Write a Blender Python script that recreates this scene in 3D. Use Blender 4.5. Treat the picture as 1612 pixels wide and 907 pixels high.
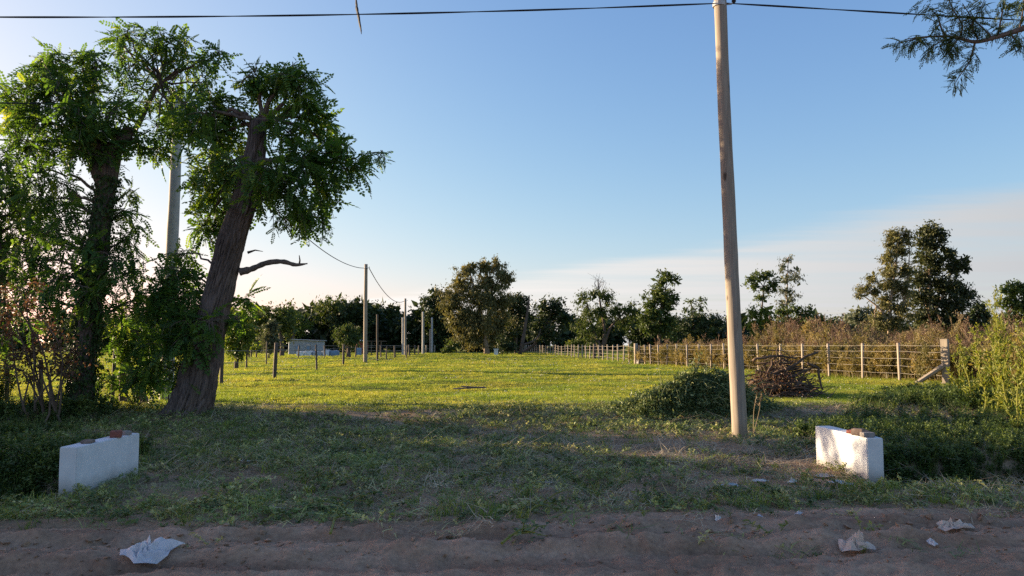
import bpy, math, random
import numpy as np
for o in list(bpy.data.objects): bpy.data.objects.remove(o)
SC = bpy.context.scene
COL = SC.collection
random.seed(7); RNG = np.random.default_rng(7)
R = math.radians
# ------------------------------------------------------------------ camera
EYE = 1.5; FPX = 1200.0; PITCH = math.atan(89.5/FPX)
cam_d = bpy.data.cameras.new('camera'); cam = bpy.data.objects.new('camera', cam_d); COL.objects.link(cam)
cam_d.sensor_width = 36; cam_d.lens = 36*FPX/1612; cam_d.clip_start = .05; cam_d.clip_end = 5000
cam.location = (0, 0, EYE); cam.rotation_euler = (math.pi/2+PITCH, 0, 0)
SC.camera = cam
# ------------------------------------------------------------------ sky, sun, exposure
SUN_AZ, SUN_EL = R(-68), R(7)          # azimuth from +Y (view direction), negative = to the left
W = bpy.data.worlds.new('World'); SC.world = W; W.use_nodes = True
nt = W.node_tree; nt.nodes.clear()
def N(t, k, **kw):
    n = t.nodes.new(k)
    for a, v in kw.items(): setattr(n, a, v)
    return n
out = N(nt, 'ShaderNodeOutputWorld'); bg = N(nt, 'ShaderNodeBackground'); bg.inputs[1].default_value = .15
sky = N(nt, 'ShaderNodeTexSky', sky_type='NISHITA', sun_disc=False, sun_elevation=SUN_EL, sun_rotation=SUN_AZ,
        altitude=50, air_density=1.0, dust_density=.75, ozone_density=3.1)
def mathn(t, op, a, b=None, c=None, clamp=False):
    n = N(t, 'ShaderNodeMath', operation=op, use_clamp=clamp)
    for i, v in enumerate((a, b, c)):
        if v is None: continue
        if hasattr(v, 'is_output'): t.links.new(v, n.inputs[i])
        else: n.inputs[i].default_value = v
    return n.outputs[0]
tc = N(nt, 'ShaderNodeTexCoord'); sp = N(nt, 'ShaderNodeSeparateXYZ'); nt.links.new(tc.outputs['Generated'], sp.inputs[0])
zz = mathn(nt, 'MAXIMUM', sp.outputs[2], .012)
cx = mathn(nt, 'DIVIDE', sp.outputs[0], zz); cy = mathn(nt, 'DIVIDE', sp.outputs[1], zz)
cb = N(nt, 'ShaderNodeCombineXYZ'); nt.links.new(cx, cb.inputs[0]); nt.links.new(cy, cb.inputs[1])
mp = N(nt, 'ShaderNodeMapping'); nt.links.new(cb.outputs[0], mp.inputs[0]); mp.inputs['Rotation'].default_value = (0, 0, R(60)); mp.inputs['Scale'].default_value = (.16, .55, 1)
nz = N(nt, 'ShaderNodeTexNoise'); nt.links.new(mp.outputs[0], nz.inputs['Vector']); nz.inputs['Scale'].default_value = 1.0; nz.inputs['Detail'].default_value = 6; nz.inputs['Roughness'].default_value = .55
# a thin cloud sheet whose straight edge runs across the plane of the cloud base
edge = mathn(nt, 'ADD', cy, mathn(nt, 'MULTIPLY', cx, 1.7))
edge = mathn(nt, 'ADD', edge, mathn(nt, 'MULTIPLY', mathn(nt, 'SUBTRACT', nz.outputs[0], .5), 5.5))
mr = N(nt, 'ShaderNodeMapRange', interpolation_type='SMOOTHSTEP'); nt.links.new(edge, mr.inputs[0])
mr.inputs[1].default_value = 10.2; mr.inputs[2].default_value = 12.6
cov = mathn(nt, 'MULTIPLY', mr.outputs[0], mathn(nt, 'ADD', mathn(nt, 'MULTIPLY', nz.outputs[0], 2.4), -.42), clamp=True)
# the air's light with a soft shoulder, the way a phone exposes it (the same for every direction)
sps = N(nt, 'ShaderNodeSeparateColor'); nt.links.new(sky.outputs[0], sps.inputs[0]); gm = N(nt, 'ShaderNodeCombineColor')
for i in range(3):
    x = mathn(nt, 'MULTIPLY', sps.outputs[i], (.40, .362, .452)[i])
    nt.links.new(mathn(nt, 'MULTIPLY', mathn(nt, 'DIVIDE', x, mathn(nt, 'SQRT', mathn(nt, 'ADD', mathn(nt, 'MULTIPLY', x, mathn(nt, 'MULTIPLY', x, (.10, .62, .95)[i])), 1))), 1.5), gm.inputs[i])
mixc = N(nt, 'ShaderNodeMix', data_type='RGBA'); nt.links.new(cov, mixc.inputs[0]); nt.links.new(gm.outputs[0], mixc.inputs[6])
# cloud light: thin ice cloud scatters forward, so it is brightest towards the sun
dt = N(nt, 'ShaderNodeVectorMath', operation='DOT_PRODUCT'); nt.links.new(tc.outputs['Generated'], dt.inputs[0]); dt.inputs[1].default_value = (math.sin(SUN_AZ)*math.cos(SUN_EL), math.cos(SUN_AZ)*math.cos(SUN_EL), math.sin(SUN_EL))
fw = N(nt, 'ShaderNodeMapRange'); nt.links.new(dt.outputs['Value'], fw.inputs[0]); fw.inputs[1].default_value = -.25; fw.inputs[2].default_value = .62
mcl = N(nt, 'ShaderNodeMix', data_type='RGBA'); nt.links.new(fw.outputs[0], mcl.inputs[0]); mcl.inputs[6].default_value = (.80, .83, .87, 1); mcl.inputs[7].default_value = (1.5, 1.43, 1.36, 1)
nt.links.new(mcl.outputs[2], mixc.inputs[7])
# the aureole: dust scatters light forward round the low sun
au = mathn(nt, 'POWER', mathn(nt, 'MAXIMUM', dt.outputs['Value'], 0), 4.0)
aur = N(nt, 'ShaderNodeMix', data_type='RGBA', blend_type='ADD'); nt.links.new(au, aur.inputs[0]); nt.links.new(mixc.outputs[2], aur.inputs[6]); aur.inputs[7].default_value = (.66, .36, .26, 1)
nt.links.new(aur.outputs[2], bg.inputs[0]); nt.links.new(bg.outputs[0], out.inputs[0])
sun_d = bpy.data.lights.new('sun', 'SUN'); sun_d.energy = 3.4; sun_d.angle = R(.55); sun_d.color = (1, .78, .50)
sun = bpy.data.objects.new('sun', sun_d); COL.objects.link(sun)
sun.rotation_euler = (math.pi/2-SUN_EL, 0, math.pi-SUN_AZ); sun.location = (-30, 20, 30)
SC.view_settings.view_transform = 'Standard'; SC.view_settings.look = 'None'
SC.view_settings.exposure = 2.25; SC.view_settings.gamma = 1
SC.cycles.use_denoising = False; SC.cycles.use_adaptive_sampling = False; SC.cycles.sample_clamp_indirect = 3; SC.cycles.max_bounces = 6; SC.cycles.diffuse_bounces = 3; SC.cycles.transmission_bounces = 4; SC.cycles.glossy_bounces = 2
SC.cycles.transparent_max_bounces = 4; SC.cycles.caustics_reflective = False; SC.cycles.caustics_refractive = False
# ------------------------------------------------------------------ pixel <-> world
CP, SP = math.cos(PITCH), math.sin(PITCH)
def P(px, py, Y):
    x = (px-806)/FPX; y = (453.5-py)/FPX
    d = np.array([x, CP-y*SP, SP+y*CP]); t = Y/d[1]
    return np.array([0, 0, EYE]) + d*t
def XP(px, Y, py=543): return P(px, py, Y)[0]
def MPX(Y): return Y/FPX                     # metres per pixel at depth Y
# ------------------------------------------------------------------ numpy noise
def _h(ix, iy, s):
    n = (ix.astype(np.int64)*374761393 + iy.astype(np.int64)*668265263 + s*1442695041) & 0x7fffffff
    n = ((n ^ (n >> 13))*1274126177) & 0x7fffffff
    return ((n ^ (n >> 16)) & 0xffff)/65535.0
def vn(x, y, s=0):
    x = np.asarray(x, float); y = np.asarray(y, float)
    ix = np.floor(x); iy = np.floor(y); fx = x-ix; fy = y-iy
    fx = fx*fx*(3-2*fx); fy = fy*fy*(3-2*fy)
    return (_h(ix, iy, s)*(1-fx)+_h(ix+1, iy, s)*fx)*(1-fy)+(_h(ix, iy+1, s)*(1-fx)+_h(ix+1, iy+1, s)*fx)*fy
def fbm(x, y, s=0, o=4, g=.5):
    a = 1; t = 0; w = 0; x = np.asarray(x, float); y = np.asarray(y, float)
    for i in range(o): t = t+a*(vn(x, y, s+i*17)-.5); w += a; a *= g; x = x*2.03; y = y*2.03
    return t/w*2
def ss(a, b, x): t = np.clip((np.asarray(x, float)-a)/(b-a), 0, 1); return t*t*(3-2*t)
# ------------------------------------------------------------------ terrain
def U(x, y): return np.asarray(y, float)-.09*np.asarray(x, float)
def road_edge(x): return 6.55+.45*fbm(np.asarray(x)*.55, np.zeros_like(x)+3.1, 5, 3)+.25*ss(-1, 2, x)
def ditch(x, y):
    x = np.asarray(x, float); u = U(x, y)
    side = np.maximum(ss(-4.35, -4.75, x), ss(3.95, 4.3, x))
    return side*np.exp(-((u-8.85)/.75)**4)
def H(x, y):
    x = np.asarray(x, float); y = np.asarray(y, float); u = U(x, y)
    z = .16*ss(12.6, 16.2, u)+.07*np.exp(-((u-16.2)/.9)**2)*(.6+.8*fbm(x*.5, y*.5, 9))
    z = z + .05*fbm(x*.35, y*.35, 1, 3)*ss(6, 8, u)
    z = z + .05*fbm(x*1.3, y*1.3, 2, 3)*ss(6.4, 7.4, u)*(1-ss(16, 19, u))
    z = z + (.09*fbm(x*.16+4, y*.3, 31, 3)+.045*fbm(x*.5, y*.9, 37, 3))*ss(16.5, 22, u)
    rd = 1-ss(6.4, 7.4, u)
    # wheel ruts and crumbly ridges on the road
    z = z + rd*(.04*fbm(x*.45, u*5, 3, 4)+.035*fbm(x*1.8, u*7, 4, 4)+.05*np.abs(fbm(x*5, u*9, 14, 3))+.02*fbm(x*11, u*13, 15, 2)
                - .055*(.5+1.0*vn(x*2.2, u*3, 67))*np.exp(-((u-5.45-.12*fbm(x*.4, x*0, 6))/.14)**2)+.05*(1.6*vn(x*2.6, u*4, 68))*np.exp(-((u-5.72-.12*fbm(x*.4, x*0, 6))/.13)**2)
                - .03*np.exp(-((u-4.4)/.25)**2) - .045*(1.6*vn(x*2.4, u*3, 69))*np.exp(-((u-6.12-.15*fbm(x*.5+7, x*0, 66))/.09)**2)+.045*(1.7*vn(x*3, u*4, 70))*np.exp(-((u-6.3-.15*fbm(x*.5+7, x*0, 66))/.10)**2))
    z = z - .62*ditch(x, y)
    return z
def Hs(x, y): return float(H(np.array([x]), np.array([y]))[0])
# ------------------------------------------------------------------ mesh helpers
def make_mesh(name, V, F, mats=(), smooth=False, attrs=None, mi=None):
    V = np.asarray(V, np.float32); me = bpy.data.meshes.new(name)
    Fs = [np.asarray(f, np.int32) for f in (F if isinstance(F, (list, tuple)) else [F]) if len(f)]
    me.vertices.add(len(V)); me.vertices.foreach_set('co', V.ravel())
    lt = np.concatenate([np.full(len(f), f.shape[1], np.int32) for f in Fs]); li = np.concatenate([f.ravel() for f in Fs])
    me.loops.add(len(li)); me.loops.foreach_set('vertex_index', li)
    me.polygons.add(len(lt)); me.polygons.foreach_set('loop_start', np.concatenate([[0], np.cumsum(lt)[:-1]]).astype(np.int32))
    me.polygons.foreach_set('use_smooth', np.full(len(lt), smooth))
    for m in mats: me.materials.append(m)
    if mi is not None: me.polygons.foreach_set('material_index', np.asarray(mi, np.int32))
    for k, v in (attrs or {}).items():
        v = np.asarray(v, np.float32)
        a = me.attributes.new(k, 'FLOAT' if v.ndim == 1 else 'FLOAT_VECTOR', 'POINT')
        a.data.foreach_set('value' if v.ndim == 1 else 'vector', v.ravel())
    me.update(calc_edges=True); me.validate()
    return me
class MB:
    def __init__(s): s.V = []; s.Q = []; s.T = []; s.r = []; s.n = 0
    def add(s, V, F, rnd=None):
        V = np.asarray(V, float)
        for f in (F if isinstance(F, (list, tuple)) else [F]):
            f = np.asarray(f)
            if len(f): (s.Q if f.shape[1] == 4 else s.T).append(f+s.n)
        s.V.append(V); s.r.append(np.full(len(V), random.random()) if rnd is None else np.broadcast_to(rnd, (len(V),))); s.n += len(V)
        return s
    def build(s, name, mat, parent=None, smooth=False, kind=None):
        V = np.concatenate(s.V)
        F = ([np.concatenate(s.Q)] if s.Q else [])+([np.concatenate(s.T)] if s.T else [])
        off = np.array(ROOT.get(parent.name, (0, 0, 0))) if parent else np.zeros(3)
        me = make_mesh(name, V-off, F, [mat], smooth, {'rnd': np.concatenate(s.r)})
        o = bpy.data.objects.new(name, me); COL.objects.link(o)
        if parent: o.parent = parent; ROOT[o.name] = tuple(off)
        if kind: o['kind'] = kind
        return o
ROOT = {}
def thing(name, label, cat, loc, group=None):
    o = bpy.data.objects.new(name, None); COL.objects.link(o); o.location = tuple(float(v) for v in loc); o.empty_display_size = .2
    ROOT[o.name] = tuple(float(v) for v in loc); tag(o, label, cat, group); return o
def tag(o, label, cat=None, group=None, kind=None):
    o['label'] = label
    if cat: o['category'] = cat
    if group: o['group'] = group
    if kind: o['kind'] = kind
    return o
def alone(mb, name, mat, label, cat, loc, smooth=False, group=None):
    """a thing that is one mesh, its origin at its base"""
    V = np.concatenate(mb.V); loc = np.array(loc, float)
    F = ([np.concatenate(mb.Q)] if mb.Q else [])+([np.concatenate(mb.T)] if mb.T else [])
    me = make_mesh(name, V-loc, F, [mat], smooth, {'rnd': np.concatenate(mb.r)})
    o = bpy.data.objects.new(name, me); COL.objects.link(o); o.location = tuple(loc)
    return tag(o, label, cat, group)
def unit(v): v = np.asarray(v, float); return v/np.maximum(np.linalg.norm(v, axis=-1, keepdims=True), 1e-9)
def frames(path):
    path = np.asarray(path, float); t = unit(np.gradient(path, axis=0))
    a = np.array([0, 0, 1.]) if abs(t[0][2]) < .9 else np.array([1., 0, 0])
    n = np.zeros_like(path); v = unit(np.cross(t[0], a))
    for i in range(len(path)): v = unit(v-np.dot(v, t[i])*t[i]); n[i] = v
    return t, n, np.cross(t, n)
def tube(path, rad, sides=6, disp=None, cap=True):
    path = np.asarray(path, float); k = len(path); rad = np.broadcast_to(rad, (k,)).astype(float)
    t, n, b = frames(path); th = np.arange(sides)*2*np.pi/sides
    rr = rad[:, None]*np.ones((1, sides))
    if disp is not None: rr = rr*disp(th[None, :], np.arange(k)[:, None]/max(1, k-1))
    V = path[:, None]+rr[..., None]*(np.cos(th)[None, :, None]*n[:, None]+np.sin(th)[None, :, None]*b[:, None])
    V = V.reshape(-1, 3); i = np.arange(k-1)[:, None]*sides; j = np.arange(sides)[None]; j2 = (j+1) % sides
    Q = np.stack([i+j, i+j2, i+sides+j2, i+sides+j], -1).reshape(-1, 4)
    if not cap: return V, [Q]
    V = np.concatenate([V, path[:1], path[-1:]]); c0 = k*sides; c1 = c0+1; js = np.arange(sides); j2 = (js+1) % sides
    T = np.concatenate([np.stack([j2, js, np.full(sides, c0)], -1), np.stack([(k-1)*sides+js, (k-1)*sides+j2, np.full(sides, c1)], -1)])
    return V, [Q, T]
def spline(pts, n):
    pts = np.asarray(pts, float); k = len(pts); s = np.linspace(0, k-1, n); out = np.zeros((n, pts.shape[1]))
    for a, u in enumerate(s):
        i = min(int(u), k-2); f = u-i; p0 = pts[max(i-1, 0)]; p1 = pts[i]; p2 = pts[i+1]; p3 = pts[min(i+2, k-1)]
        out[a] = .5*((2*p1)+(-p0+p2)*f+(2*p0-5*p1+4*p2-p3)*f*f+(-p0+3*p1-3*p2+p3)*f**3)
    return out
def box(x0, x1, y0, y1, z0, z1):
    V = [(x, y, z) for z in (z0, z1) for y in (y0, y1) for x in (x0, x1)]
    return np.array(V, float), [np.array([[0, 2, 3, 1], [4, 5, 7, 6], [0, 1, 5, 4], [2, 6, 7, 3], [0, 4, 6, 2], [1, 3, 7, 5]])]
def rotz(V, a, c=(0, 0)):
    V = np.array(V, float); x = V[:, 0]-c[0]; y = V[:, 1]-c[1]
    V[:, 0] = c[0]+x*math.cos(a)-y*math.sin(a); V[:, 1] = c[1]+x*math.sin(a)+y*math.cos(a); return V
def basis(d, nrm):
    """rotation matrices taking local +Y to d and +Z near nrm"""
    d = unit(d); x = unit(np.cross(d, nrm)); z = np.cross(x, d)
    return np.stack([x, d, z], -1)
def scatter(tV, tF, pos, M, s):
    n = len(pos); k = len(tV); s = np.asarray(s, float)
    s = s[:, None, None] if s.ndim == 1 else s[:, None, :]
    V = np.einsum('nij,nkj->nki', M, tV[None]*s)+pos[:, None]
    F = [(f[None]+(np.arange(n)*k)[:, None, None]).reshape(-1, f.shape[1]) for f in tF]
    return V.reshape(-1, 3), F, np.repeat(RNG.random(n), k)
def rdir(n): return unit(RNG.normal(size=(n, 3)))
# leaf templates: along +Y, normal +Z
LEAF = (np.array([[0, 0, 0], [.28, .45, .06], [0, 1, -.05], [-.28, .45, .06]]), [np.array([[0, 1, 2], [0, 2, 3]])])
LONG = (np.array([[0, 0, 0], [.17, .4, .02], [0, 1, -.18], [-.17, .4, .02]]), [np.array([[0, 1, 2], [0, 2, 3]])])
def pinnate(pairs=6, L=1.0, droop=.35, lw=.085, ll=.21, seed=0):
    rg = np.random.default_rng(seed); V = []; T = []
    def pt(t): return np.array([0, t*L, -droop*t*t])
    for i in range(pairs):
        t = .22+.74*i/(pairs-1); c = pt(t)
        for sgn in (1, -1):
            d = unit(np.array([sgn*1.0, .38+rg.normal()*.12, -.25+rg.normal()*.2])); side = unit(np.array([-.3, sgn*1.0*0+1, 0.]))
            w = unit(np.cross(d, [0, 0, 1]))*lw; l = ll*(1-.25*abs(t-.5)); k = len(V)
            V += [c, c+d*l*.5+w, c+d*l, c+d*l*.5-w]; T += [[k, k+1, k+2], [k, k+2, k+3]]
    k = len(V); c = pt(1); V += [c, c+np.array([lw, ll*.5, -.05]), c+np.array([0, ll, -.12]), c+np.array([-lw, ll*.5, -.05])]; T += [[k, k+1, k+2], [k, k+2, k+3]]
    k = len(V); V += [[-.012, 0, 0], [.012, 0, 0], pt(.6)+[.01, 0, 0], pt(1.)]; T += [[k, k+1, k+2], [k, k+2, k+3]]
    return np.array(V, float), [np.array(T)]
# ------------------------------------------------------------------ materials
def mat(name): m = bpy.data.materials.new(name); m.use_nodes = True; m.node_tree.nodes.clear(); return m, m.node_tree
def ramp(t, fac, stops):
    r = N(t, 'ShaderNodeValToRGB'); e = r.color_ramp.elements
    while len(e) < len(stops): e.new(.5)
    for x, (p, c) in zip(e, stops): x.position = p; x.color = (*c, 1)
    if fac is not None: t.links.new(fac, r.inputs[0])
    return r.outputs[0]
def mix(t, f, a, b, bt='MIX'):
    n = N(t, 'ShaderNodeMix', data_type='RGBA', blend_type=bt)
    for i, v in ((0, f), (6, a), (7, b)):
        if hasattr(v, 'is_output'): t.links.new(v, n.inputs[i])
        else: n.inputs[i].default_value = v if i == 0 else (*v, 1)
    return n.outputs[2]
def noise(t, scale, detail=4, rough=.5, vec=None, stretch=None, coord='Object', dist=0):
    c = N(t, 'ShaderNodeTexCoord').outputs[coord] if vec is None else vec
    if stretch: m = N(t, 'ShaderNodeMapping'); t.links.new(c, m.inputs[0]); m.inputs['Scale'].default_value = stretch; c = m.outputs[0]
    n = N(t, 'ShaderNodeTexNoise'); t.links.new(c, n.inputs['Vector']); n.inputs['Scale'].default_value = scale; n.inputs['Detail'].default_value = detail; n.inputs['Roughness'].default_value = rough; n.inputs['Distortion'].default_value = dist
    return n.outputs[0]
def wpos(t): return N(t, 'ShaderNodeNewGeometry').outputs['Position']
def finish(t, col, rough=.8, bump=None, bs=.3, bd=.02, spec=.3, trans=0, tcol=None, metal=0):
    o = N(t, 'ShaderNodeOutputMaterial'); p = N(t, 'ShaderNodeBsdfPrincipled')
    if hasattr(col, 'is_output'): t.links.new(col, p.inputs['Base Color'])
    else: p.inputs['Base Color'].default_value = (*col, 1)
    if hasattr(rough, 'is_output'): t.links.new(rough, p.inputs['Roughness'])
    else: p.inputs['Roughness'].default_value = rough
    p.inputs['Specular IOR Level'].default_value = spec; p.inputs['Metallic'].default_value = metal
    if bump is not None:
        b = N(t, 'ShaderNodeBump'); b.inputs['Strength'].default_value = bs; b.inputs['Distance'].default_value = bd
        t.links.new(bump, b.inputs['Height']); t.links.new(b.outputs[0], p.inputs['Normal'])
    if trans:
        tr = N(t, 'ShaderNodeBsdfTranslucent'); c = tcol if tcol is not None else col
        if hasattr(c, 'is_output'): t.links.new(c, tr.inputs[0])
        else: tr.inputs[0].default_value = (*c, 1)
        m = N(t, 'ShaderNodeMixShader'); m.inputs[0].default_value = trans
        t.links.new(p.outputs[0], m.inputs[1]); t.links.new(tr.outputs[0], m.inputs[2]); t.links.new(m.outputs[0], o.inputs[0])
    else: t.links.new(p.outputs[0], o.inputs[0])
def leaf_mat(name, stops, trans=.4, tgain=(1.5, 1.35, .6), inst=False, rough=.5, patch=None, spec=.3):
    m, t = mat(name)
    if inst: f = N(t, 'ShaderNodeObjectInfo').outputs['Random']
    else: f = N(t, 'ShaderNodeAttribute', attribute_name='rnd').outputs['Fac']
    c = ramp(t, f, stops)
    if patch:
        n = noise(t, patch[0], 3, .5, vec=wpos(t)); c = mix(t, ramp(t, n, [(.38, (0, 0, 0)), (.62, (1, 1, 1))]), c, mix(t, 1.0, c, patch[1], 'MULTIPLY'))
    finish(t, c, rough, spec=spec, trans=trans, tcol=mix(t, 1.0, c, tgain, 'MULTIPLY'))
    return m
def bark_mat(name, a, b, stretch=(9, 9, 1.2), scale=3, bd=.03, bs=.7):
    m, t = mat(name); n = noise(t, scale, 6, .6, stretch=stretch, dist=.4); n2 = noise(t, 1.3, 3)
    c = mix(t, .35, ramp(t, n, [(.3, a), (.7, b)]), ramp(t, n2, [(.3, a), (.7, b)]))
    finish(t, c, .9, bump=n, bs=bs, bd=bd, spec=.15); return m
M = {}
M['locust'] = leaf_mat('locust_leaf', [(0, (.044, .095, .027)), (.5, (.074, .152, .034)), (.85, (.14, .225, .042)), (1, (.26, .30, .055))], .48, (1.6, 1.5, .5))
M['vine'] = leaf_mat('vine_leaf', [(0, (.026, .055, .016)), (1, (.055, .095, .024))], .3)
M['dry'] = leaf_mat('withered_leaf', [(0, (.10, .055, .035)), (.6, (.17, .095, .06)), (1, (.10, .11, .04))], .3, (1.2, .9, .6))
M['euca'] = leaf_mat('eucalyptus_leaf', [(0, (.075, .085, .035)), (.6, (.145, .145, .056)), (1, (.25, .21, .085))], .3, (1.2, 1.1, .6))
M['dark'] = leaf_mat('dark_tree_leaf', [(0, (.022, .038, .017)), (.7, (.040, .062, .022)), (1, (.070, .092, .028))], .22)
M['clump'] = leaf_mat('dark_eucalyptus_leaf', [(0, (.030, .042, .020)), (.7, (.055, .068, .026)), (1, (.095, .098, .036))], .25)  # darker leaf tones for the right-hand clump eucalyptus
M['mid'] = leaf_mat('mid_tree_leaf', [(0, (.040, .070, .020)), (.7, (.070, .105, .026)), (1, (.115, .135, .034))], .3)
M['light'] = leaf_mat('light_tree_leaf', [(0, (.07, .12, .02)), (.7, (.12, .17, .03)), (1, (.20, .22, .045))], .42)
M['grey_leaf'] = leaf_mat('grey_tree_leaf', [(0, (.07, .085, .05)), (1, (.14, .15, .085))], .25, (1.1, 1.1, .7))
M['weed'] = leaf_mat('tall_weed_leaf', [(0, (.10, .14, .025)), (.6, (.20, .23, .04)), (1, (.33, .32, .07))], .45, (1.3, 1.25, .5))
M['heap'] = leaf_mat('cut_weed_leaf', [(0, (.055, .090, .034)), (.6, (.115, .155, .055)), (1, (.30, .32, .14))], .22, (1.2, 1.2, .6))
M['bark'] = bark_mat('ridged_bark', (.026, .020, .019), (.24, .18, .155), stretch=(14, 14, 1.3))
M['bark_far'] = bark_mat('far_bark', (.06, .045, .04), (.17, .13, .105), bd=.02)
M['bark_pale'] = bark_mat('pale_bark', (.16, .11, .08), (.42, .33, .25), bd=.01)
M['stick'] = bark_mat('dead_wood', (.055, .038, .030), (.20, .14, .105), stretch=(3, 3, 3))
M['straw'] = leaf_mat('straw', [(0, (.12, .085, .055)), (.6, (.23, .17, .105)), (1, (.36, .28, .17))], .25, (1.1, 1, .7))
def wood_mat(name, a, b, stretch=(16, 16, .7), knots=True):
    m, t = mat(name); n = noise(t, 3, 6, .6, stretch=stretch); n2 = noise(t, 1.2, 3, .5, stretch=(1, 1, .4)); c = ramp(t, n, [(.25, a), (.75, b)])
    c = mix(t, ramp(t, n2, [(.4, (0, 0, 0)), (.75, (.5, .5, .5))]), c, mix(t, 1., c, (.72, .68, .66), 'MULTIPLY'))
    if knots:
        k = noise(t, 5, 2, .4, stretch=(1.6, 1.6, .55)); c = mix(t, ramp(t, k, [(.70, (0, 0, 0)), (.76, (.85, .85, .85))]), c, (.045, .032, .025))
        cr = noise(t, 2.2, 4, .6, stretch=(26, 26, .45)); c = mix(t, ramp(t, cr, [(.66, (0, 0, 0)), (.71, (.7, .7, .7))]), c, (.05, .036, .028))
    finish(t, c, .8, bump=n, bs=.4, bd=.008, spec=.2); return m
M['pole'] = wood_mat('weathered_pole_wood', (.20, .16, .125), (.38, .32, .26))
M['post'] = wood_mat('weathered_post_wood', (.23, .185, .145), (.45, .38, .30), knots=False)
M['post_dark'] = wood_mat('dark_post_wood', (.05, .04, .035), (.15, .12, .10), knots=False)
def plain(name, a, b, scale=6, rough=.85, bs=.25, bd=.006, spec=.25, **k):
    m, t = mat(name); n = noise(t, scale, 6, .6); finish(t, ramp(t, n, [(.3, a), (.7, b)]), rough, bump=n, bs=bs, bd=bd, spec=spec, **k); return m
M['concrete'] = plain('pole_concrete', (.36, .34, .33), (.50, .48, .46), 4)
M['metal'] = plain('galvanised_metal', (.30, .30, .31), (.45, .45, .46), 5, .5)
M['tin'] = plain('corrugated_tin', (.28, .31, .36), (.42, .46, .52), 2, .55)
M['red_wall'] = plain('red_brick_wall', (.17, .055, .045), (.26, .09, .07), 5)
M['blue'] = plain('blue_plastic', (.14, .23, .36), (.19, .30, .45), 3, .5)
M['sheet_white'] = plain('white_sheeting', (.55, .57, .60), (.75, .77, .8), 2, .5)
M['brick'] = plain('broken_brick', (.15, .050, .038), (.28, .10, .075), 22, bd=.01, bs=.6)
M['stone'] = plain('grey_rubble', (.16, .145, .14), (.32, .29, .27), 16, bd=.01, bs=.5)
M['rubble'] = plain('brown_rubble', (.12, .085, .07), (.24, .18, .15), 18, bd=.01, bs=.5)
M['cable'] = plain('black_cable', (.012, .011, .016), (.03, .025, .035), 9, .6)
M['wire'] = plain('fence_wire', (.22, .20, .18), (.36, .33, .30), 9, .6)
M['board'] = plain('old_board', (.12, .085, .07), (.25, .19, .155), 9)
def wall_mat():
    m, t = mat('whitewash'); n = noise(t, 7, 6, .6); n2 = noise(t, 2.2, 4, .6); c = ramp(t, n, [(.25, (.58, .59, .61)), (.7, (.69, .70, .72))])
    c = mix(t, ramp(t, n2, [(.60, (0, 0, 0)), (.78, (.4, .4, .4))]), c, (.33, .30, .26))
    z = N(t, 'ShaderNodeSeparateXYZ'); t.links.new(N(t, 'ShaderNodeTexCoord').outputs['Object'], z.inputs[0])
    low = N(t, 'ShaderNodeMapRange'); t.links.new(mathn(t, 'ADD', z.outputs[2], mathn(t, 'MULTIPLY', n2, .16)), low.inputs[0]); low.inputs[1].default_value = .06; low.inputs[2].default_value = .26; low.inputs[3].default_value = .8; low.inputs[4].default_value = 0
    c = mix(t, low.outputs[0], c, (.30, .25, .20))      # splashed mud along the foot
    finish(t, c, .9, bump=n, bs=.35, bd=.006, spec=.2); return m
M['wall'] = wall_mat()
def bag_mat(name, c, rough=.4, tr=.35):
    m, t = mat(name); n = noise(t, 14, 3); finish(t, mix(t, ramp(t, n, [(.45, (0, 0, 0)), (.75, (.6, .6, .6))]), c, tuple(v*.65 for v in c)), rough, spec=.4, trans=tr); return m
M['bag'] = bag_mat('thin_plastic', (.80, .77, .78)); M['bag_tan'] = bag_mat('brown_paper_plastic', (.74, .60, .50)); M['bag_blue'] = bag_mat('bluish_plastic', (.66, .72, .82)); M['paper'] = bag_mat('white_paper', (.80, .77, .72), .8, .2)
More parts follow.
